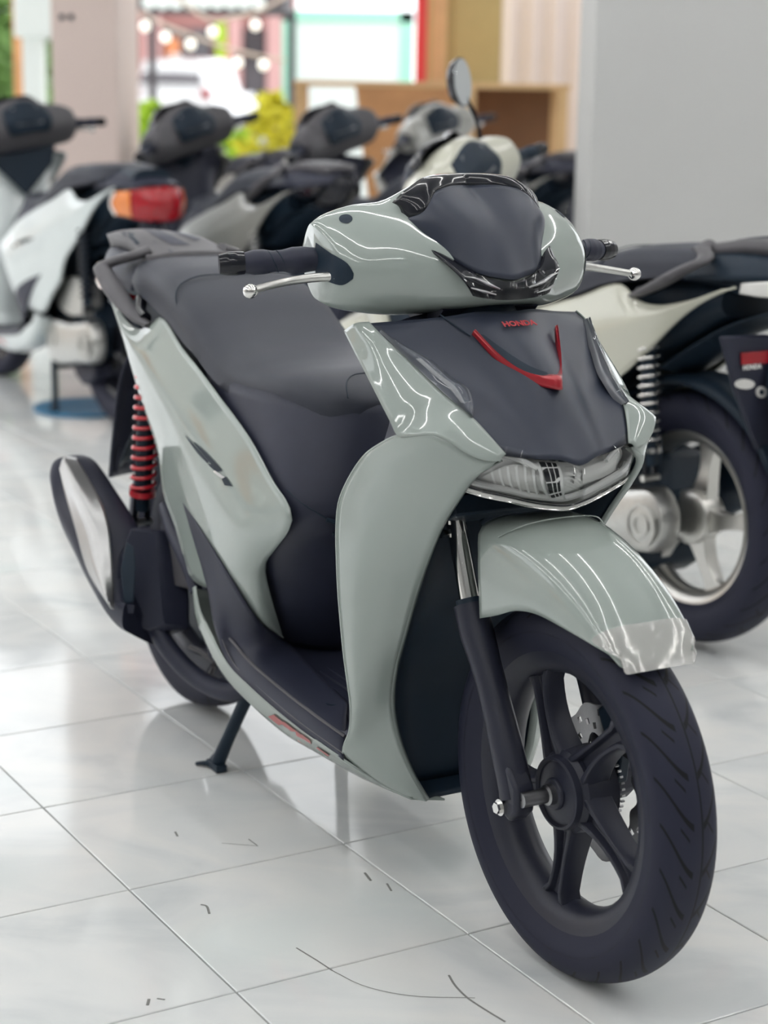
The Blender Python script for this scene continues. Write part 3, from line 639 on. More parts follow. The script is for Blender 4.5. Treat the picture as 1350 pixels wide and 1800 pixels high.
        ob('badge', fn(join(*bd)), 'dark', pn, smooth=60)
        ob('badge_chrome', fn(bc), 'chrome', pn, smooth=60)
    # dark lower trim and grey under cowl
    tL = PL((321, 884, -.190), (337, 940, -.197), (355, 1000, -.199), (366, 1045, -.200), (376, 1100, -.202), (397, 1160, -.204), (440, 1207, -.205), (520, 1275, -.200), (603, 1335, -.190))
    tM = PL((321, 884, -.190), (347, 940, -.200), (372, 1000, -.202), (391, 1060, -.198), (404, 1122, -.188), (442, 1166, -.184), (500, 1216, -.178), (560, 1262, -.172), (606, 1295, -.163))
    tR = PL((322, 883, -.190), (360, 944, -.203), (400, 1009, -.204), (430, 1058, -.188), (450, 1086, -.168), (476, 1110, -.132), (500, 1124, -.098), (545, 1170, -.100), (610, 1235, -.115))
    tr = loft([tL, tM, tR], 50, 14)
    fp = tM[4:]
    for fn in (lambda q: q, mir):
        t_ = ob('lower_trim', fn(tr), 'plast', r, smooth=45, solid=.003, ref=(.5, 0, .35))
        ob('floor_rim', tube(fn([p] if False else fp) if fn is not mir else mirp(fp), .0028, 8, 40), 'greyplast', t_)
        edge = [a*.75+b*.25 for a, b in zip(tL[4:], tM[4:])]
        ob('trim_line', tube(edge if fn is not mir else mirp(edge), .0012, 6, 40), 'greyplast', t_)
    uT = PL((343, 1030, -.192), (352, 1075, -.196), (367, 1105, -.199), (395, 1160, -.202), (440, 1208, -.203), (520, 1276, -.198), (603, 1336, -.188), (660, 1372, -.148), (725, 1404, -.108))
    uB = PL((340, 1035, -.186), (345, 1085, -.188), (362, 1130, -.188), (392, 1185, -.186), (432, 1230, -.183), (500, 1290, -.172), (565, 1328, -.158), (640, 1370, -.135), (725, 1406, -.106))
    uc = loft([uT, [.5*(a+b)+V(0, -.004, 0) for a, b in zip(uT, uB)], uB, [p+V(-.0, .06, -.012) for p in uB]], 44, 12)
    dl, dn_ = [], []
    for fn in (lambda q: q, mir):
        c_ = ob('under_cowl', fn(uc), 'paint', r, smooth=45, solid=.003, ref=(.6, 0, .4))
        for a0, a1, w0, w1 in ((.50, .585, .22, .60), (.55, .64, .15, .40), (.63, .68, .15, .75), (.66, .70, .10, .6), (.70, .785, .25, .62)):
            Ts, Bs = spline(uT, 101), spline(uB, 101); i0, i1 = int(a0*100), int(a1*100)
            ra = [Ts[i]*(1-w0)+Bs[i]*w0+V(0, -.0055, 0) for i in range(i0, i1+1)]; rb = [Ts[i]*(1-w1)+Bs[i]*w1+V(0, -.0055, 0) for i in range(i0, i1+1)]
            k = 3; ra = ra[k:] if len(ra) > 6 else ra; rb = rb[:len(rb)-k] if len(rb) > 6 else rb
            ob('decal_stroke', fn(loft([ra, rb], 10, 2)), 'pinkprint', c_, smooth=60)
    # floorboard
    fb = [[V(.47, -.17, .298), V(.60, -.172, .284), V(.75, -.168, .272), (V(.90, -.162, .258)), V(.96, -.155, .262)], [V(.47, -.08, .298), V(.60, -.08, .285), V(.75, -.08, .274), V(.90, -.08, .262), V(.96, -.08, .266)]]
    flr = ob('floorboard', loft(fb+[mirp(q) for q in fb[::-1]], 24, 12), 'plast', r, smooth=60, solid=.012, ref=(.7, 0, 0))
    for s in (-1, 1):
        for (u_, v_, yy) in ((495, 1168, -.12), (585, 1236, -.13)):
            p = P(u_, v_, yy); p = V(p[0], p[1]*-s, p[2]+.000)
            ob('floor_screw', join(lathe([(.0125, -.002), (.0125, .0015), (.0095, .0015), (.0095, -.001)], 20, p, 'z'), lathe([(.001, .0012), (.0055, .0012), (.0055, -.002)], 14, p, 'z')), 'dark', flr, smooth=30)
        for q in range(6):
            yy = .115-.02*q
            ob('floor_rib', tube([V(.70-.012*q, yy*s, .2785), V(.80, yy*s, .2722), V(.88-.01*q, (yy+.012)*s, .2655)], .0025, 6, 12), 'plast', flr)
    # ---------------------------------------------------------------- tail: carrier, grab rails, lamp, mudguard
    cn = [(-.385, .046, .955), (-.372, .058, .966), (-.29, .072, .974), (-.18, .082, .972), (-.10, .090, .958), (-.04, .098, .948)]
    top = [[V(x, -w, z-.006) for x, w, z in cn], [V(x, -w*.55, z) for x, w, z in cn], [V(x, 0, z+.002) for x, w, z in cn]]
    ca = ob('carrier', loft(top+[mirp(q) for q in top[-2::-1]], 30, 20), 'greyplast', r, smooth=60, solid=.034, ref=(-.2, 0, .5))
    cbv = bvh(ca)
    for mm, q in (('dark', [[(227, 408), (246, 428)], [(228, 430), (240, 431)]]), ('plast', [[(222, 412), (224, 432)], [(216, 414), (217, 432)]]), ('plast', [[(252, 404), (302, 431)], [(275, 402), (335, 431)]]), ('plast', [[(290, 403), (345, 424)], [(298, 401), (354, 421)]])):
        ob('carrier_slot', decal(cbv, q, 12, 5, .001, -.05), mm, ca, smooth=60)
    gr = PL((262, 572, -.152), (243, 560, -.160), (214, 528, -.166), (188, 488, -.166), (182, 468, -.158), (205, 458, -.132), (240, 448, -.105), (262, 440, -.080))
    for fn in (lambda q: q, mirp): ob('grab_rail', tube(fn(gr), [.010, .017, .021, .023, .021, .019, .019, .019], 14, 44, flat=.55), 'greyplast', r, smooth=60)
    for s in (-1, 1): ob('rail_mount', tube([V(.0, .13*s, .865), V(.03, .145*s, .845), V(.07, .150*s, .835)], .012, 10), 'gloss', r)
    tc = [[V(-.05, -.130, .875), V(-.20, -.122, .885), V(-.33, -.085, .895), V(-.40, -.04, .905)], [V(-.05, -.09, .93), V(-.20, -.09, .935), V(-.33, -.065, .935), V(-.405, -.03, .935)]]
    ob('tail_cover', loft([tc[0], tc[1], mirp(tc[1]), mirp(tc[0])], 20, 20), 'plast', r, smooth=50, solid=.003, ref=(-.2, 0, .7))
    tl = [[V(-.405, -.035, .930), V(-.41, 0, .932), V(-.405, .035, .930)], [V(-.385, -.060, .895), V(-.425, 0, .895), V(-.385, .060, .895)], [V(-.34, -.076, .850), V(-.39, 0, .840), V(-.34, .076, .850)], [V(-.29, -.07, .815), V(-.33, 0, .805), V(-.29, .07, .815)]]
    tlo = ob('tail_light', loft(tl, 24, 16), 'redlens', r, smooth=60, ref=(-.1, 0, .87), solid=.004)
    for s in (-1, 1):
        ob('rear_signal', loft([[V(-.385, .073*s, .900), V(-.31, .100*s, .893), V(-.22, .113*s, .880)], [V(-.345, .092*s, .862), V(-.28, .108*s, .856), V(-.22, .117*s, .858)]], 14, 6), 'amber', r, smooth=60, solid=.006, off=0)
    ob('under_tail', loft([[V(-.30, -.085, .830), V(-.33, 0, .815), V(-.30, .085, .830)], [V(-.12, -.070, .77), V(-.13, 0, .75), V(-.12, .070, .77)], [V(.06, -.09, .66), V(.05, 0, .64), V(.06, .09, .66)]], 18, 12), 'dark', r, smooth=60, solid=.004)
    mg = [[V(-.24, -.035, .775), V(-.27, -.072, .67), V(-.315, -.076, .53), V(-.345, -.075, .433)], [V(-.30, 0, .80), V(-.33, 0, .67), V(-.365, 0, .53), V(-.385, 0, .43)]]
    mgd = ob('rear_mudguard', loft([mg[0], mg[1], mirp(mg[0])], 22, 14), 'plast', r, smooth=60, solid=.006, ref=(0, 0, .5))
    for q in range(4): ob('mudguard_rib', tube([V(-.322, -.055+.037*q, .50), V(-.345, -.055+.037*q, .44)], .003, 6), 'plast', mgd)
    pr_ = ob('rear_reflector', box((-.366, 0, .575), (.010, .085, .032), rotm('Y', .28)), 'redlens', r, smooth=30, bevel=.003)
    t2 = place(text_vf('HONDA', .020, .0006), (-.3775, 0, .535), (0, -1, 0), (.24, 0, 1)); ob('rear_lettering', t2, 'lampwhite', pr_, smooth=0)
    # hugger over the rear wheel
    hg = []
    for y in (-.07, -.06, 0, .06, .07):
        hg.append([V(.335*math.cos(a), y, .309+(.335-(.02 if abs(y) > .065 else 0))*math.sin(a)) for a in np.linspace(math.radians(35), math.radians(150), 10)])
    ob('wheel_hugger', loft(hg, 30, 10), 'dark', r, smooth=60, solid=.003)
    # ---------------------------------------------------------------- rear shocks
    for s in (-1, 1):
        b0 = V(.010, -.142*-s, .405); t0 = V(.050, -.135*-s, .76); d = t0-b0
        sk = ob('rear_shock', tube([b0+d*.10, b0+d*.14, b0+d*.9], [.016, .0185, .0165], 16, 20), 'dark', r, smooth=50)
        pts = []
        turns = 12
        for q in range(turns*14+1):
            f = q/(turns*14); an = 2*PI*turns*f; dn = d/np.linalg.norm(d)
            u1 = np.cross(dn, V(0, 1, 0)); u1 /= np.linalg.norm(u1); u2 = np.cross(dn, u1)
            pts.append(b0+d*(.22+.70*f)+.0235*(math.cos(an)*u1+math.sin(an)*u2))
        # direct sweep keeps the coil round
        rows = []
        for q, p in enumerate(pts):
            t = pts[min(q+1, len(pts)-1)]-pts[max(q-1, 0)]; t /= np.linalg.norm(t)
            u1 = np.cross(t, d); u1 /= np.linalg.norm(u1); u2 = np.cross(t, u1)
            rows.append([p+.0043*(math.cos(a)*u1+math.sin(a)*u2) for a in [2*PI*k/7 for k in range(7)]])
        ob('spring', grid(rows, True), 'redspring', sk, smooth=60)
        ob('spring_seat', tube([b0+d*.185, b0+d*.215], .027, 18), 'redspring', sk, smooth=40)
        ob('spring_seat', tube([b0+d*.925, b0+d*.955], .025, 18), 'dark', sk, smooth=40)
        ob('shock_fork', join(tube([b0+V(-.0, .014, 0), b0+d*.17+V(0, .012, 0)], .006, 8), tube([b0+V(0, -.014, 0), b0+d*.17+V(0, -.012, 0)], .006, 8)), 'gloss', sk)
        ob('shock_bolt', tube([b0+V(0, -.024, .008), b0+V(0, .024, .008)], .008, 12), 'alu', sk, smooth=30)
    # ---------------------------------------------------------------- engine and exhaust
    eng = ob('engine', prism([(.02, -.10, .36), (.10, -.10, .44), (.30, -.10, .47), (.46, -.10, .42), (.50, -.10, .30), (.42, -.10, .21), (.20, -.10, .20), (.06, -.10, .26)], (0, .19, 0)), 'dark', r, smooth=30, bevel=.015)
    for q in range(7):
        a, b = V(.255+.026*q, -.135, .375-.010*q), V(.330+.018*q, -.128, .215-.002*q)
        ob('cooling_fin', tube([a, b], .0055, 6, 8, flat=2.2), 'plast', eng, smooth=40)
    sw = PL((283, 935, -.155), (300, 950, -.157), (322, 1000, -.160), (338, 1030, -.160), (330, 1036, -.158), (306, 1030, -.156), (297, 990, -.155))
    ob('swing_bracket', prism(sw, (0, .03, 0)), 'greyplast', r, smooth=30, bevel=.004)
    ob('bracket_cover', tube(PL((290, 890, -.150), (305, 930, -.160), (330, 985, -.168), (345, 1040, -.172)), [.014, .018, .018, .012], 12, 20), 'plast', r, smooth=60)
    ob('exhaust_pipe', tube([V(.48, -.06, .26), V(.46, -.09, .20), V(.40, -.12, .165), V(.30, -.15, .17), V(.22, -.18, .22), V(.16, -.19, .28)], .019, 16, 40), 'plast', r, smooth=60)
    cas = PL((300, 1100, -.120), (330, 1135, -.125), (372, 1150, -.115), (378, 1168, -.112), (365, 1192, -.112), (340, 1200, -.115), (315, 1180, -.120), (298, 1140, -.120))
    ob('gearcase', prism(cas, (0, .20, 0)), 'plast', r, smooth=30, bevel=.02)
    ob('gearcase_rib', tube(PL((335, 1137, -.130), (360, 1150, -.127), (376, 1165, -.122), (366, 1190, -.122), (342, 1199, -.122)), .005, 8, 30), 'greyplast', r)
    cvt = [(-.045, .335), (.0, .385), (.08, .375), (.20, .36), (.34, .36), (.41, .32), (.42, .26), (.36, .20), (.22, .205), (.10, .225), (.0, .235), (-.04, .275)]
    cv = ob('transmission_case', loops([[V(x, .095, z) for x, z in cvt], [V(x, .125, z) for x, z in cvt], [V(.17+(x-.17)*.97, .145, .29+(z-.29)*.93) for x, z in cvt], [V(.17+(x-.17)*.8, .155, .29+(z-.29)*.7) for x, z in cvt]], 60), 'alu', r, smooth=40)
    for q in range(3): ob('case_rib', lathe([(.05-.012*q, .150), (.05-.012*q, .159), (.044-.012*q, .159), (.044-.012*q, .150)], 30, (.02+.30*(q == 1), 0, .30)), 'alu', cv, smooth=30)
    ob('air_cleaner', loops([[V(x, y, z) for x, z in ((.07, .42), (.08, .51), (.16, .53), (.30, .49), (.32, .42), (.18, .39))] for y in (.06, .09, .125, .135)], 40, cap=True), 'plast', r, smooth=50)
    Ls = PL((89, 850, -.285), (101, 904, -.288), (126, 958, -.288), (150, 1008, -.286), (184, 1066, -.282), (215, 1097, -.270))
    Rs = PL((157, 803, -.190), (196, 857, -.188), (228, 908, -.186), (250, 950, -.184), (262, 1020, -.182), (270, 1090, -.182))
    ls = []
    for i, (a, b) in enumerate(zip(Ls, Rs)):
        h = .060 if i else .05
        ls.append([b, .5*(a+b)+V(.012, -.012, .030), a+V(.005, .004, .040), a, a+V(0, .03, -.045)*(1 if i < 5 else .4), b+V(0, .0, -.105 if i < 5 else -.05), b+V(-.0, .018, -.04)])
    endc = sum(ls[0])/7
    ls = [[endc+(p-endc)*.80+V(-.022, 0, .006) for p in ls[0]]]+ls
    mf = ob('muffler', loops(ls, 44, 40), 'plast', r, smooth=50)
    s0 = PL((104, 824, -.292), (114, 868, -.296), (132, 930, -.298), (153, 1002, -.296), (195, 1071, -.290))
    s2 = PL((134, 804, -.240), (158, 845, -.241), (186, 902, -.244), (196, 975, -.260), (201, 1071, -.280))
    s1 = [.5*(a+b)+V(.004, -.010, .014) for a, b in zip(s0, s2)]
    hs = ob('heat_shield', loft([s0, s1, s2], 36, 14), 'shield', mf, smooth=60, solid=.003, ref=(.05, -.2, .35)); hs['label'] = 'satin silver heat shield on the black muffler'
    bxs = PL((228, 925, -.225), (279, 932, -.175), (290, 1050, -.180), (290, 1104, -.185), (262, 1112, -.205), (213, 1097, -.245), (203, 1070, -.262), (205, 980, -.255))
    pc = ob('muffler_protector', prism(bxs, (.0, .055, -.012)), 'plast', mf, smooth=30, bevel=.012)
    slot = PL((222, 952, -.262), (236, 962, -.256), (238, 1000, -.250), (235, 1060, -.246), (218, 1062, -.262), (212, 1000, -.270))
    ob('protector_recess', prism(slot, (.006, -.002, .002)), 'dark', pc, smooth=30, bevel=.002)
    ob('protector_step', prism(PL((214, 1062, -.266), (236, 1064, -.250), (234, 1078, -.248), (213, 1078, -.264)), (.006, -.002, .002)), 'plast', pc, smooth=30)
    ob('end_cap', tube([endc+V(-.035, 0, .012), endc+V(-.015, 0, .008)], .018, 18), 'steel', mf)
    # ---------------------------------------------------------------- centre stand
    sl = [V(.445, -.100, .185), V(.415, -.112, .125), V(.378, -.128, .045), V(.366, -.134, .016)]
    stn = ob('centre_stand', join(tube(sl, [.013, .0125, .0125, .014], 12, 16), tube(mirp(sl), [.013, .0125, .0125, .014], 12, 16), tube([V(.435, -.105, .165), V(.435, .105, .165)], .010, 10)), 'dark', r, smooth=60)
    for s in (-1, 1):
        ob('stand_foot', join(box((.364, .136*s, .009), (.050, .022, .014)), tube([V(.352, .136*s, .006), V(.340, .150*s, .008), V(.325, .162*s, .004)], [.008, .007, .005], 8, 8, flat=.7)), 'dark', stn, smooth=40, bevel=.003)
        ob('stand_gusset', tube([V(.378, .128*s, .045), V(.352, .137*s, .016)], .009, 10), 'dark', stn)
    return r

# ------------------------------------------------------------------ room shell
def W(u, v, Y):
    """photo pixel -> world point on the plane y = Y"""
    d = FW+RT*(u-675)/F_PX+UP*(900-v)/F_PX
    return CAM+d*((Y-CAM[1])/d[1])
def struct(name, vf, m, smooth=0, **k):
    o = ob(name, vf, m, smooth=smooth, **k); o['kind'] = 'structure'; return o
def marble():
    m, n, l, b = new_mat('polished_marble_tile')
    oi = n.new('ShaderNodeObjectInfo'); geo = n.new('ShaderNodeNewGeometry')
    sc = n.new('ShaderNodeVectorMath'); sc.operation = 'SCALE'; sc.inputs[0].default_value = (37, 91, 53); l.new(oi.outputs['Random'], sc.inputs['Scale'])
    ad = n.new('ShaderNodeVectorMath'); ad.operation = 'ADD'; l.new(geo.outputs['Position'], ad.inputs[0]); l.new(sc.outputs[0], ad.inputs[1])
    mp = n.new('ShaderNodeMapping'); mp.inputs['Scale'].default_value = (1.6, 2.4, 1); mp.inputs['Rotation'].default_value = (0, 0, .5); l.new(ad.outputs[0], mp.inputs['Vector'])
    t = n.new('ShaderNodeTexNoise'); t.inputs['Scale'].default_value = 1.6; t.inputs['Detail'].default_value = 7; t.inputs['Distortion'].default_value = 1.2; l.new(mp.outputs[0], t.inputs['Vector'])
    rp = n.new('ShaderNodeValToRGB'); e = rp.color_ramp.elements
    e[0].position = .22; e[0].color = (.64, .67, .68, 1); e[1].position = .62; e[1].color = (.86, .86, .84, 1)
    k = e.new(.47); k.color = (.80, .815, .81, 1)
    l.new(t.outputs['Fac'], rp.inputs['Fac'])
    t2 = n.new('ShaderNodeTexNoise'); t2.inputs['Scale'].default_value = 2.3; t2.inputs['Detail'].default_value = 2; l.new(ad.outputs[0], t2.inputs['Vector'])
    r2 = n.new('ShaderNodeValToRGB'); r2.color_ramp.elements[0].position = .58; r2.color_ramp.elements[1].position = .72; r2.color_ramp.elements[0].color = (0, 0, 0, 1)
    l.new(t2.outputs['Fac'], r2.inputs['Fac'])
    mx = n.new('ShaderNodeMix'); mx.data_type = 'RGBA'; mx.inputs['B'].default_value = (.62, .72, .72, 1)
    ml = n.new('ShaderNodeMath'); ml.operation = 'MULTIPLY'; ml.inputs[1].default_value = .35; l.new(r2.outputs['Color'], ml.inputs[0])
    l.new(ml.outputs[0], mx.inputs['Factor']); l.new(rp.outputs['Color'], mx.inputs['A'])
    l.new(mx.outputs['Result'], b.inputs['Base Color'])
    b.inputs['Roughness'].default_value = .09; b.inputs['Specular IOR Level'].default_value = .55
    bt = n.new('ShaderNodeTexNoise'); bt.inputs['Scale'].default_value = 5; l.new(ad.outputs[0], bt.inputs['Vector'])
    bp = n.new('ShaderNodeBump'); bp.inputs['Strength'].default_value = .06; bp.inputs['Distance'].default_value = .01; l.new(bt.outputs['Fac'], bp.inputs['Height']); l.new(bp.outputs['Normal'], b.inputs['Normal'])
    return m
MT['marble'] = marble()
MT['grout'] = mat('grout', (.16, .14, .125), .8, noise=.2, nscale=20)
MT['wallpaint'] = mat('grey_wall_paint', (.54, .545, .54), .6, noise=.03, nscale=3, bump=.1, bscale=200)
MT['pillarpaint'] = mat('blush_pillar_paint', (.72, .59, .54), .6, noise=.03, nscale=3, bump=.1, bscale=200)
MT['ceil'] = mat('white_ceiling_paint', (.62, .63, .64), .8, noise=.02, nscale=3)
MT['tube'] = mat('led_tube', (1, 1, 1), .3, emit=54.0, ecol=(1, .985, .96), noise=.01)
MT['concrete'] = mat('concrete_pavement', (.42, .41, .39), .8, noise=.15, nscale=6)
floor = struct('floor', box((0, 3.0, -.026), (13, 17.0, .03)), 'grout')
GY = .5312
ga = np.array([math.cos(GY), math.sin(GY)]); gb = np.array([math.sin(GY), -math.cos(GY)])
G0 = np.array([-3.0419, 10.5609])*TILE
def tile_vf(g=.0016, hgt=.011, c=.0012):
    s = TILE/2-g; v = []
    for z, k in ((-hgt, s), (-c, s), (0, s-c)): v += [V(-k, -k, z), V(k, -k, z), V(k, k, z), V(-k, k, z)]
    f = [(8, 9, 10, 11)]
    for r_ in (0, 4): f += [(r_+i, r_+(i+1) % 4, r_+4+(i+1) % 4, r_+4+i) for i in range(4)]
    return v, f
tv, tf = tile_vf()
cells = []
for i in range(-40, 40):
    for j in range(-40, 40):
        c = G0+((i+.5)*gb+(j+.5)*ga)*TILE
        if not (-6.3 < c[0] < 6.3 and -5.3 < c[1] < 11.3): continue
        d = np.array([c[0], c[1], 0])-CAM; zz = d@FW; vis = False
        if zz > .3:
            u = 675+F_PX*(d@RT)/zz; v = 900-F_PX*(d@UP)/zz; vis = -330 < u < 1680 and 100 < v < 2150
        cells.append((0 if vis else 1, np.linalg.norm(d), c))
cells.sort(key=lambda t: (t[0], t[1]))
first = None; rest = []
for k, (nv, dist, c) in enumerate(cells):
    if k < 298 and nv == 0:
        if first is None:
            first = ob('tile', (tv, tf), 'marble', floor, smooth=0); o = first
        else:
            o = first.copy(); COL.objects.link(o); o.parent = floor
        o.location = (c[0], c[1], 0); o.rotation_euler = (0, 0, GY)
    else:
        rm = rotm('Z', GY); rest.append(([rm@p+V(c[0], c[1], 0) for p in tv], tf))
o = ob('tile_field', join(*rest), 'marble', floor, smooth=0, merge=False); o['kind'] = 'stuff'
# scuffs and scratches on the tiles
MT['scuff'] = mat('scuff', (.20, .20, .19), .7, noise=.3, nscale=200)
def ground_px(u, v, z=.0004):
    d = FW+RT*(u-675)/F_PX+UP*(900-v)/F_PX
    return CAM+d*((z-CAM_H)/d[2])
for pts, w in (([(521, 1666), (560, 1690), (584, 1706)], .0014), ([(584, 1706), (640, 1733), (720, 1750), (835, 1754)], .0009), ([(789, 1714), (800, 1732), (822, 1754), (855, 1776), (888, 1796)], .0018), ([(353, 1590), (362, 1592), (368, 1606)], .002), ([(259, 1767), (262, 1756)], .0022), ([(641, 1534), (652, 1548)], .0022), ([(680, 1553), (688, 1566)], .0018), ([(308, 1462), (312, 1470)], .002), ([(276, 1755), (290, 1757)], .0016), ([(390, 1482), (454, 1487)], .0008), ([(437, 1475), (452, 1486)], .001)):
    ob('scuff_mark', tube([ground_px(*p) for p in pts], w, 6, max(6, 4*len(pts)), flat=.15), 'scuff', floor)
struct('ceiling', box((0, 2.6, 3.36), (13, 16.2, .10)), 'ceil')
struct('wall_left', box((-6.45, -1.5, 1.65), (.12, 8.0, 3.3)), 'wallpaint')
struct('wall_back', box((0, -5.45, 1.65), (13, .12, 3.3)), 'wallpaint')
struct('wall_right', box((6.45, 2.6, 1.65), (.12, 16.0, 3.3)), 'wallpaint')
pr = W(1037, 300, 6.3)
wp = struct('wall_pier', box((pr[0]+.55, 6.55, 1.65), (1.10, .50, 3.3)), 'wallpaint', bevel=.004)
pa, pb = W(92, 150, 9.4), W(206, 150, 9.4)
pil = struct('wall_pillar', box(((pa[0]+pb[0])/2, 9.8, 1.65), (pb[0]-pa[0], .8, 3.3)), 'pillarpaint', bevel=.004)
for u in (109, 125):
    q = W(u, 30, 9.399); ob('screw_hole', lathe([(.001, -.006), (.014, -.006), (.014, .004)], 14, q), 'dark', pil)

# ------------------------------------------------------------------ ceiling lamps: rows of LED tubes along the tile grid
for r_ in range(-3, 4):
    for s in range(-3, 6):
        c = np.array([.25, 2.9])+ga*(1.45*r_)+gb*(-1.24*s)
        if abs(c[0]) > 5.6 or not (-4.6 < c[1] < 7.6): continue
        e_ = empty('tube_lamp', (c[0], c[1], 3.30), math.atan2(gb[1], gb[0]), 'slim white LED tube lamp fixed end to end in a ceiling row', 'lamp', 'tube lamps on the ceiling')
        ob('housing', box((0, 0, -.012), (1.235, .05, .03)), 'ceil', e_, bevel=.004)
        ob('tube', tube([V(-.617, 0, -.042), V(.617, 0, -.042)], .013, 10, 2), 'tube', e_)

# ------------------------------------------------------------------ scooters
RZ = math.atan2(HD[1], HD[0])
hero = empty('scooter', tuple(S0), RZ, 'grey-green scooter with satin black front cover and red rear springs, headlight and front wheel in full view', 'scooter')
build_scooter(hero)
def copy_tree(src, parent, mp, skip=()):
    c = src.copy(); COL.objects.link(c); c.parent = parent
    if src.type == 'MESH':
        nm = src.data.materials[0]
        for k, x in mp.items():
            if nm == MT[k]:
                c.material_slots[0].link = 'OBJECT'; c.material_slots[0].material = MT[x]
    for ch in src.children:
        if ch.name.split('.')[0] not in skip: copy_tree(ch, c, mp, skip)
    return c
def parked(loc, mp, label, skip=(), turn=PI):
    r_ = empty('scooter', (loc[0], loc[1], 0), RZ+turn, label, 'scooter')
    for ch in list(hero.children):
        if ch.name.split('.')[0] in skip: continue
        copy_tree(ch, r_, mp, skip)
    return r_
def mirror_on(root, s, base=(.955, .19, 1.09), h=.20, out=.05, rr=(.040, .055)):
    b0 = V(base[0], base[1]*s, base[2]); t0 = b0+V(.01, out*s, h)
    st_ = ob('mirror', tube([b0, b0+V(.0, out*.3*s, h*.5), t0], .006, 8, 12), 'gloss', root)
    hd_ = [V(0, rr[0]*math.cos(a), rr[1]*math.sin(a)) for a in [2*PI*k/20 for k in range(20)]]
    c = t0+V(0, .012*s, .04)
    ob('mirror_shell', loops([[c+V(.028, 0, 0)+p*.35 for p in hd_], [c+V(.022, 0, 0)+p*.85 for p in hd_], [c+p*1.06 for p in hd_], [c+V(-.004, 0, 0)+p*1.06 for p in hd_]], 20), 'gloss', st_, smooth=60)
    ob('mirror_glass', prism([c+V(-.0045, 0, 0)+p for p in hd_], (-.002, 0, 0)), 'mirror', st_, smooth=30)
STEER = ('handlebar_cover', 'grip', 'brake_lever', 'fork_leg', 'fork_clamp', 'front_wheel', 'front_fender', 'brake_caliper', 'caliper_bracket', 'mirror', 'steering_stem', 'stem_bolt')
def steer(root, deg):
    c = Vector((1.07, 0, .77)); ax = Vector((-.505, 0, .863))
    m = Matrix.Translation(c) @ Matrix.Rotation(math.radians(deg), 4, ax) @ Matrix.Translation(-c)
    for ch in root.children:
        if ch.name.split('.')[0] in STEER: ch.matrix_local = m
near = parked((.735, 4.29), {'paint': 'cream', 'rim': 'silverrim', 'redspring': 'chrome', 'plast': 'dark', 'amber': 'hlgrey'}, 'cream scooter with silver wheel and chrome spring in front of the grey pier', turn=PI+math.radians(4))
mirror_on(near, 1, (.955, -.13, 1.115), .125, .03, (.046, .062)); steer(near, 30)
# label plate on the rear fender of the cream scooter
bpy.context.view_layer.update()
_mi = near.matrix_world.inverted(); _c = np.array(_mi @ Vector(CAM)); _r3 = np.array(_mi.to_3x3())
def NP(u, v, x):
    d = _r3@(FW+RT*(u-675)/F_PX+UP*(900-v)/F_PX); return _c+d*((x-_c[0])/d[0])
pl_ = ob('rear_fender_plate', prism([NP(u, v, -.255) for u, v in ((1268, 592), (1345, 588), (1420, 600), (1425, 800), (1375, 840), (1330, 790), (1290, 680))], (.012, 0, 0)), 'plast', near, smooth=30, bevel=.006)
def plate_bit(name, px, m, x=-.257): ob(name, prism([NP(u, v, x) for u, v in px], (-.004, 0, 0)), m, pl_, smooth=0)
plate_bit('reflector', ((1302, 620), (1372, 614), (1372, 636), (1302, 641)), 'redlens')
a0, a1, a2 = NP(1306, 652, -.262), NP(1346, 648, -.262), NP(1306, 642, -.262)
ob('lettering', place(text_vf('HONDA', .0145, .0004, align='LEFT'), a0+.5*(a2-a0), a1-a0, a2-a0), 'lampwhite', pl_, smooth=0)
plate_bit('badge', [(1308+17*math.cos(t), 675+9*math.sin(t)) for t in np.linspace(0, 2*PI, 14)[:-1]], 'hlgrey')
plate_bit('lock_ring', [(1337+9*math.cos(t), 689+10*math.sin(t)) for t in np.linspace(0, 2*PI, 16)[:-1]], 'hlgrey')
plate_bit('lock_core', [(1337+4*math.cos(t), 689+5*math.sin(t)) for t in np.linspace(0, 2*PI, 12)[:-1]], 'dark', -.2585)
dk = {'redlens': 'gloss', 'amber': 'gloss', 'redspring': 'chrome'}
white_s = parked((-.985, 7.0), {'paint': 'white', 'redspring': 'gloss', 'rim': 'gloss'}, 'white scooter with wide red tail light, next to the beige pillar on a blue mat', skip=('carrier', 'grab_rail', 'rail_mount', 'tail_light', 'rear_signal', 'muffler', 'tail_cover', 'rear_reflector'), turn=PI+math.radians(3))
white_s.scale = (1, 1, 1.04); steer(white_s, 12)
b_s = parked((-.355, 7.05), dict(dk, paint='silver'), 'silver scooter with dark handlebar, parked next to the white scooter'); b_s.scale = (1, 1, 1.03); steer(b_s, 25)
c_s = parked((.25, 7.05), dict(dk, paint='silver', rim='silverrim'), 'silver scooter with dark handlebar in front of the orange-brown counter board'); c_s.scale = (1, 1, 1.03); steer(c_s, 25)
d_s = parked((.70, 8.45), dict(dk, paint='silver'), 'silver scooter with pale handlebar cover, partly behind the grey pier'); d_s.scale = (1, 1, 1.03); steer(d_s, 20)
e_s = parked((-.55, 9.0), dict(dk, paint='silver', matte='silver'), 'pale scooter in the back row, near the yellow-green shrub'); steer(e_s, 20)
def recolour(root, part, m):
    for ch in root.children:
        if ch.name.split('.')[0] == part and ch.type == 'MESH': ch.material_slots[0].link = 'OBJECT'; ch.material_slots[0].material = MT[m]
for q in (b_s, c_s, white_s): recolour(q, 'handlebar_cover', 'greyplast')
recolour(white_s, 'air_cleaner', 'alu')
hero['label'] = 'grey-green scooter with satin black front cover, red V accent and red rear springs'
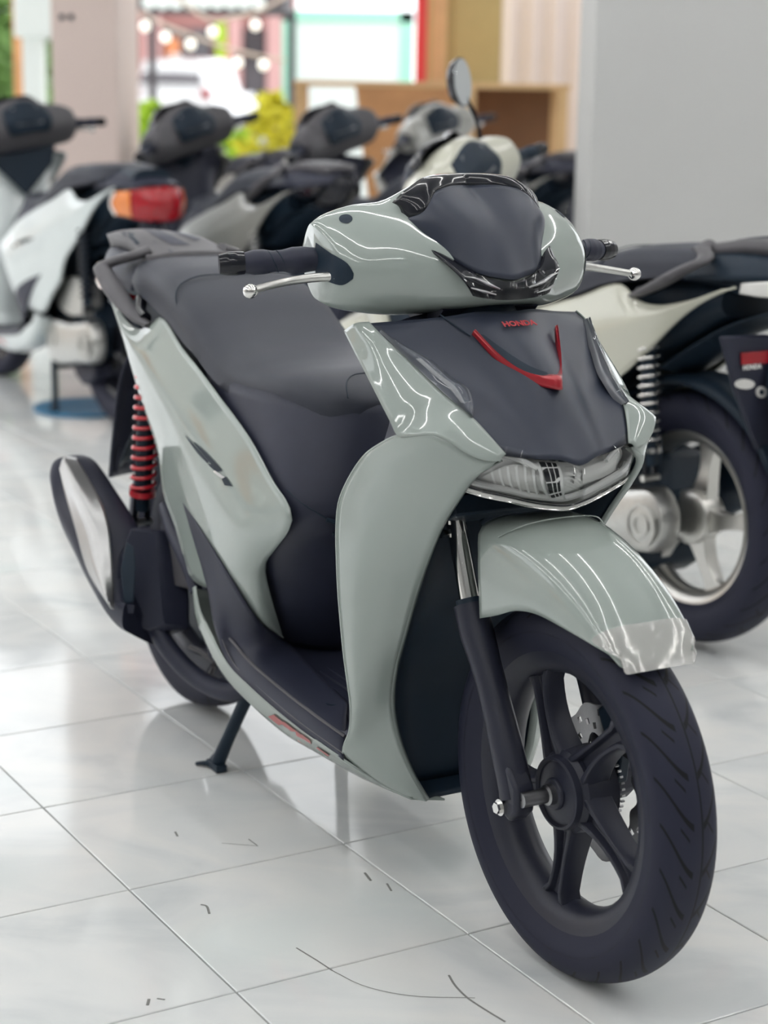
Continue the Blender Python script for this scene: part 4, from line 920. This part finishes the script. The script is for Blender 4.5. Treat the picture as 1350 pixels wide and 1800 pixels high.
# the white scooter: pale V of the inner leg shield, wide tail lamp
for ch in white_s.children:
    n0 = ch.name.split('.')[0]
    if n0 in ('inner_leg_shield', 'steering_boot'):
        ch.material_slots[0].link = 'OBJECT'; ch.material_slots[0].material = MT['white' if n0 == 'inner_leg_shield' else 'gloss']
ob('storage_cover', prism([V(1.0, -.15, .985), V(1.0, .15, .985), V(.985, .13, .90), V(.955, 0, .775), V(.985, -.13, .90)], (-.03, 0, -.004)), 'dark', white_s, bevel=.01)
def lw(*q): return V(q[0], q[1]*.88, q[2]-.045)
tw = ob('tail_light', loft([[lw(-.30, y, z) if abs(y) > .1 else lw(x, y, z) for x, y, z in r_] for r_ in ([(-.30, -.118, .910), (-.345, -.06, .920), (-.355, 0, .923), (-.345, .06, .920), (-.30, .118, .910)], [(-.315, -.122, .865), (-.365, -.06, .868), (-.378, 0, .868), (-.365, .06, .868), (-.315, .122, .865)], [(-.30, -.112, .812), (-.335, -.06, .806), (-.345, 0, .804), (-.335, .06, .806), (-.30, .112, .812)])], 20, 10), 'redlens', white_s, smooth=60, solid=.004)
for s in (-1, 1):
    ob('rear_signal', loft([[lw(-.298, .120*s, .909), lw(-.22, .150*s, .900)], [lw(-.302, .124*s, .865), lw(-.21, .158*s, .860)], [lw(-.298, .114*s, .816), lw(-.23, .145*s, .822)]], 10, 8), 'amber', white_s, smooth=60, solid=.004)
    ob('signal_edge', tube([lw(-.225, .151*s, .900), lw(-.205, .158*s, .86), lw(-.225, .146*s, .822)], .006, 8), 'lampwhite', white_s)
ob('tail_cover', loft([[lw(-.02, -.14, .90), lw(-.18, -.145, .915), lw(-.30, -.118, .917)], [lw(-.02, -.09, .950), lw(-.18, -.09, .955), lw(-.34, -.06, .930)], [lw(-.02, .09, .950), lw(-.18, .09, .955), lw(-.34, .06, .930)], [lw(-.02, .14, .90), lw(-.18, .145, .915), lw(-.30, .118, .917)]], 14, 14), 'plast', white_s, smooth=60, solid=.003)
mt_ = ob('floor_mat', lathe([(.001, .0), (.20, 0), (.215, .004), (.215, .012), (.20, .014), (.19, .010), (.001, .009)], 40, (0, 0, 0), 'z'), 'bluemat'); mt_.location = (-1.18, 7.34, .0)
tag(mt_, 'round blue rubber mat under the stand of the white scooter', 'mat')

# ------------------------------------------------------------------ outside: street, shop fronts, plants
def thing_box(name, c, s, m, label, cat, group=None, bevel=.006, rz=0):
    o = ob(name, box((0, 0, 0), s), m, bevel=bevel); o.location = c; o.rotation_euler = (0, 0, rz); return tag(o, label, cat, group)
MT['road'] = mat('asphalt', (.30, .30, .30), .85, noise=.2, nscale=3)
MT['wood'] = mat('pale_brown_wood', (.62, .31, .13), .5, noise=.25, nscale=6)
MT['woodlight'] = mat('light_pine', (.78, .52, .26), .5, noise=.15, nscale=8)
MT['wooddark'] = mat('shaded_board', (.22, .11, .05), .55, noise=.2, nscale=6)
MT['olive'] = mat('olive_plywood', (.58, .45, .19), .5, noise=.12, nscale=5)
MT['curtain'] = mat('blush_corrugated_sheet', (.86, .74, .69), .6, noise=.06, nscale=5)
MT['redpost'] = mat('red_enamel', (.80, .05, .05), .4, noise=.05)
MT['board'] = mat('white_sign_panel', (.88, .95, .92), .4, noise=.02)
MT['mint'] = mat('mint_sign_edge', (.42, .85, .66), .4, noise=.05)
MT['awning'] = mat('dark_awning', (.10, .09, .10), .7, noise=.1)
MT['brick'] = mat('terracotta_render', (.42, .20, .18), .8, noise=.3, nscale=1.2)
MT['pinkwall'] = mat('pink_render', (.62, .36, .34), .8, noise=.15, nscale=1.5)
MT['glassdark'] = mat('shop_window', (.10, .09, .10), .1, noise=.2, nscale=2)
MT['leafy'] = mat('bright_leaf', (.42, .62, .04), .6, noise=.4, nscale=5)
MT['leafyellow'] = mat('yellow_leaf', (.70, .66, .05), .6, noise=.3, nscale=5)
MT['leafgreen'] = mat('green_leaf', (.14, .26, .06), .6, noise=.4, nscale=3)
MT['pot'] = mat('clay_pot', (.35, .30, .27), .7, noise=.1)
MT['cord'] = mat('pale_cord', (.70, .58, .50), .7, noise=.1)
MT['bulb'] = mat('string_bulb', (1, .98, .92), .3, emit=1.6, ecol=(1, .95, .85), noise=.02)
MT['carwhite'] = mat('white_car_paint', (.85, .85, .85), .15, coat=.5, noise=.02)
struct('ground', box((0, 22, -.09), (130, 120, .08)), 'road')
struct('pavement', box((0, 13.2, -.03), (40, 3.6, .06)), 'concrete')
# counter of pine posts and boards, its top at eye level
c0, c1 = W(520, 141, 10.6), W(1000, 141, 10.6)
ct = empty('wooden_counter', ((c0[0]+c1[0])/2, 10.6, 0), 0, 'tall pine counter with orange-brown front board, behind the silver scooters', 'counter')
wd = c1[0]-c0[0]
def cx(u): return W(u, 141, 10.6)[0]-(c0[0]+c1[0])/2
zt = c0[2]
ob('top', box((0, .25, zt-.015), (wd+.02, .56, .03)), 'woodlight', ct, bevel=.004)
for u in (527, 828, 990): ob('post', box((cx(u), 0, (zt-.03)/2), (.055, .055, zt-.03)), 'woodlight', ct, bevel=.004)
for u in (527, 990): ob('post', box((cx(u), .48, (zt-.03)/2), (.055, .055, zt-.03)), 'woodlight', ct, bevel=.004)
ob('front_board', prism([V(cx(625), -.035, zt-.03), V(cx(800), -.035, zt-.03), V(cx(800), -.035, .50), V(cx(655), -.035, .50)], (0, .02, 0)), 'wood', ct)
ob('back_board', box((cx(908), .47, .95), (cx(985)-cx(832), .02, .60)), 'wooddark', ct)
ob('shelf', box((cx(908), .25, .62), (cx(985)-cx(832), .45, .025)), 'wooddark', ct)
# cabinet of olive plywood, corrugated sheet wall
q0, q1 = W(752, 60, 11.5), W(882, 60, 11.5)
cb = empty('plywood_cabinet', ((q0[0]+q1[0])/2, 11.8, 0), 0, 'tall olive plywood cabinet behind the wooden counter', 'cabinet')
cw = q1[0]-q0[0]
ob('carcass', box((0, 0, 1.2), (cw, .6, 2.4)), 'olive', cb, bevel=.005)
ob('door', box((cw*.16, -.31, 1.25), (cw*.62, .02, 2.2)), 'olive', cb, bevel=.004)
ob('stile', box((-cw*.34, -.315, 1.2), (.09, .03, 2.4)), 'woodlight', cb, bevel=.004)
r0, r1 = W(880, 60, 12.5), W(1100, 60, 12.5)
sheet = struct('wall_sheet', box(((r0[0]+r1[0])/2+1.2, 12.6, 1.65), (r1[0]-r0[0]+2.4, .06, 3.3)), 'curtain')
k = 0
x = r0[0]+.02
while x < r1[0]+2.0:
    ob('corrugation', prism([V(x, 12.57, .02), V(x+.05, 12.53, .02), V(x+.10, 12.57, .02)], (0, 0, 3.2)), 'curtain', sheet); x += .145
rp_ = W(741, 60, 11.32)
p_ = ob('post_red', lathe([(.001, 0), (.035, 0), (.035, 2.4), (.001, 2.4)], 20, (0, 0, 0), 'z'), 'redpost', smooth=40); p_.name = 'red_post'; p_.location = (rp_[0], 11.32, 0); tag(p_, 'round red post standing between sign panel and plywood cabinet', 'post')
# sign panel
s0, s1 = W(497, 17, 17), W(728, 17, 17)
sg = empty('street_sign', ((s0[0]+s1[0])/2, 17, 0), 0, 'large bright white sign panel with mint green edges across the street', 'sign')
sw_ = s1[0]-s0[0]
ob('panel', box((0, 0, s0[2]/2+.1), (sw_, .08, s0[2]-.2)), 'board', sg, bevel=.01)
for sx in (-1, 1): ob('edge', box((sx*(sw_/2-.06), -.05, s0[2]/2+.1), (.12, .03, s0[2]-.2)), 'mint', sg)
ob('edge', box((0, -.05, s0[2]-.05), (sw_, .03, .09)), 'mint', sg)
for sx in (-1, 1): ob('leg', box((sx*sw_*.42, .06, .1), (.08, .08, .2)), 'steel', sg)
# far building with awning
bl = empty('building', (0, 50, 0), 0, 'terracotta shop building with pink columns across the street', 'building')
def bx_(u0, v0, u1, v1, Y, m, name, th=.2, par=bl):
    a, b = W(u0, v0, Y), W(u1, v1, Y); zb = max(0, b[2]) if v1 < 236 else 0
    return ob(name, box(((a[0]+b[0])/2-par.location[0], Y-par.location[1], (a[2]+zb)/2), (b[0]-a[0], th, a[2]-zb)), m, par)
bx_(150, -60, 520, 240, 51, 'brick', 'wall', .4)
for u0, u1 in ((250, 285), (402, 425), (470, 497)): bx_(u0, 10, u1, 240, 50.4, 'pinkwall', 'column', .3)
for u0, u1 in ((290, 330), (335, 372), (428, 466)): bx_(u0, 50, u1, 200, 50.7, 'glassdark', 'window', .15)
bx_(292, 66, 316, 130, 50.5, 'amber', 'poster', .05); bx_(380, 40, 398, 130, 50.4, 'leafy', 'banner', .05); bx_(398, 70, 408, 110, 50.3, 'amber', 'banner', .05); bx_(300, 95, 320, 150, 50.3, 'hlgrey', 'notice_board', .05)
av0, av1 = W(235, -30, 15), W(500, 20, 15)
aw = empty('awning', ((av0[0]+av1[0])/2, 15, 0), 0, 'dark awning with a white scalloped fringe above the street', 'awning')
ob('canopy', box((0, .6, (av0[2]+av1[2])/2), (av1[0]-av0[0], 1.2, av0[2]-av1[2])), 'awning', aw)
for k in range(9):
    q = W(262+24*k, 4, 14.98); ob('scallop', lathe([(.001, -.01), (.055, -.01), (.055, .01), (.001, .01)], 18, (q[0]-aw.location[0], -.03, q[2])), 'board', aw)
for sx in (-1, 1): ob('awning_post', box((sx*(av1[0]-av0[0])*.5, 1.1, av1[2]/2), (.06, .06, av1[2])), 'awning', aw)
# string lights: two cords, each with its bulbs
def light_string(px, bulbs, label):
    cps = [W(u, v, 13) for u, v in px]; cd = ob('string_lights', tube(cps, .014, 6, 40), 'cord'); tag(cd, label, 'string lights')
    dense = spline(cps, 200)
    for u, v in bulbs:
        c = W(u, v, 13.0); k = min(dense, key=lambda p: abs(p[0]-c[0])); top = k[2]-c[2]
        e_ = ob('light_bulb', lathe([(.034*math.sin(PI*i/10)+1e-4, -.038*math.cos(PI*i/10)) for i in range(11)], 16, c, 'z'), 'bulb', cd, smooth=60)
        ob('bulb_cap', lathe([(.001, .03), (.016, .03), (.016, .06), (.004, .062), (.004, top), (.001, top)], 10, c, 'z'), 'gloss', e_, smooth=30)
light_string([(245, 22), (300, 48), (380, 78), (440, 95), (500, 106)], [(255, 46), (291, 65), (335, 78), (418, 110), (463, 114)], 'pale cord with round glowing bulbs sagging in front of the terracotta building')
light_string([(300, -10), (374, 36), (412, 30), (449, 22), (505, -8)], [(374, 56), (449, 44)], 'short string of two bulbs hanging under the dark awning')
# white car seen from behind
car = empty('car', (W(300, 150, 39)[0], 39, 0), math.radians(-12), 'white hatchback parked across the street, tailgate towards the showroom', 'car')
prof = [(-.86, .35), (-.90, .75), (-.86, .98), (-.74, 1.05), (-.62, 1.50), (-.50, 1.57), (.50, 1.57), (.62, 1.50), (.74, 1.05), (.86, .98), (.90, .75), (.86, .35)]
ob('body', loops([[V(x*.97, -.05+.10*(z > 1.0), z) for x, z in prof], [V(x, .25+.25*(z > 1.1), z) for x, z in prof], [V(x, 2.2, z) for x, z in prof], [V(x*.98, 3.0, .35+(z-.35)*(.5 if z > .9 else 1)) for x, z in prof], [V(x*.95, 4.0, .35+(z-.35)*(.48 if z > .9 else .95)) for x, z in prof]], 60, 30), 'carwhite', car, smooth=45)
ob('rear_window', prism([V(-.66, -.02, 1.12), V(.66, -.02, 1.12), V(.54, .20, 1.46), V(-.54, .20, 1.46)], (0, -.06, .02)), 'glassdark', car)
for sx in (-1, 1):
    ob('tail_lamp', box((sx*.76, -.03, .93), (.20, .12, .20)), 'redlens', car, bevel=.03)
    for yy in (.75, 3.3): ob('wheel', lathe([(.20, -.1), (.30, -.1), (.32, -.06), (.32, .06), (.30, .1), (.20, .1)], 28, (sx*.80, yy, .32), 'x'), 'tyre', car, smooth=40)
ob('bumper', box((0, -.10, .48), (1.66, .12, .22)), 'carwhite', car, bevel=.05)
ob('number_plate', box((0, -.10, .80), (.42, .02, .14)), 'lampwhite', car, bevel=.004)
# plants
def leaf_clump(name, loc, rx, rz, n, m, label, cat='plant', pot=True, leaf=.09, h0=.35, seed=1, ry=None):
    rnd = random.Random(seed); e_ = empty(name, loc, 0, label, cat); Vv, Ff = [], []
    for k in range(n):
        a = rnd.uniform(0, 2*PI); r = math.sqrt(rnd.random()); zf = rnd.random()
        w = math.sin(PI*(.15+.8*zf))
        c = V(rx*r*w*math.cos(a), (ry or rx)*r*w*math.sin(a), h0+rz*zf)
        d = V(rnd.gauss(0, 1), rnd.gauss(0, 1), rnd.gauss(.4, .6)); d /= np.linalg.norm(d); t = np.cross(d, V(rnd.gauss(0, 1), rnd.gauss(0, 1), rnd.gauss(0, 1))); t /= np.linalg.norm(t)
        L_ = leaf*rnd.uniform(.6, 1.3); o_ = len(Vv); nn = np.cross(d, t)*.12*L_
        Vv += [c, c+d*.5*L_+t*.28*L_+nn, c+d*L_, c+d*.5*L_-t*.28*L_+nn]; Ff.append((o_, o_+1, o_+2, o_+3))
    lv = ob('foliage', (Vv, Ff), m, e_, smooth=0, merge=False); lv['kind'] = 'stuff'
    ob('stem', tube([V(0, 0, .05), V(.02, 0, h0*.6), V(0, .01, h0+rz*.5)], [.03, .025, .012], 8, 12), 'wooddark', e_)
    if pot: ob('pot', lathe([(.001, 0), (.14, 0), (.19, .30), (.21, .30), (.21, .34), (.17, .34), (.15, .28), (.001, .28)], 24, (0, 0, 0), 'z'), 'pot', e_, smooth=30)
    return e_
q = W(480, 230, 12.5); leaf_clump('shrub', (q[0], 12.5, 0), .24, .85, 900, 'leafyellow', 'yellow-green potted shrub at the left end of the wooden counter', h0=.30, seed=3)
q = W(265, 200, 12.8); leaf_clump('shrub', (q[0], 12.8, 0), .22, .80, 700, 'leafy', 'bright green potted shrub beside the beige pillar', h0=.30, seed=5)
q = W(420, 260, 13.6); leaf_clump('shrub', (q[0], 13.6, 0), .24, .60, 600, 'leafy', 'low lime potted shrub in front of the parked car', h0=.28, seed=6)
q = W(10, 80, 24); leaf_clump('tree', (q[0]-.4, 24, 0), 1.8, 4.2, 5000, 'leafgreen', 'leafy green tree behind the white sign post', 'tree', False, .28, .6, 9)
q = W(-60, 140, 20); leaf_clump('hedge', (q[0], 20, 0), 1.6, 1.6, 2500, 'leafgreen', 'dark green hedge beyond the white scooter handlebar', 'hedge', False, .2, .1, 11)
# sign post at the left
sp0 = W(60, 100, 11.6)
spo = empty('sign_post', (sp0[0], 11.6, 0), 0, 'white light-box sign on a pale square post left of the beige pillar', 'sign')
a_, b_ = W(30, 66, 11.6), W(92, -40, 11.6)
ob('post', box((0, 0, a_[2]/2), (.12, .12, a_[2])), 'board', spo, bevel=.005)
ob('light_box', box(((a_[0]+b_[0])/2-sp0[0], 0, (a_[2]+b_[2])/2), (b_[0]-a_[0], .18, b_[2]-a_[2])), 'board', spo, bevel=.01)
bp_ = W(38, 130, 14.5); thing_box('timber_post', (bp_[0], 14.5, 1.1), (.10, .10, 2.2), 'wood', 'brown timber post behind the white sign post', 'post')
# row houses down the side street, beyond the open left side
rh = empty('row_house', (-22, 8, 0), 0, 'long pale row house across the side street, left of the showroom', 'building')
MT['paleplaster'] = mat('pale_plaster', (.70, .66, .60), .8, noise=.1, nscale=1)
ob('wall', box((0, 0, 2.6), (.4, 40, 5.2)), 'paleplaster', rh)
ob('roof_edge', box((.3, 0, 5.3), (1.2, 40.4, .25)), 'brick', rh)
for k in range(9):
    yy = -17.5+4.3*k
    fr_ = ob('window', box((.22, yy, 3.6), (.08, 1.6, 1.3)), 'board', rh); ob('pane', box((.27, yy, 3.6), (.02, 1.4, 1.1)), 'glassdark', fr_)
    ob('door', box((.22, yy+.6, 1.1), (.08, 1.2, 2.2)), 'wood', rh)
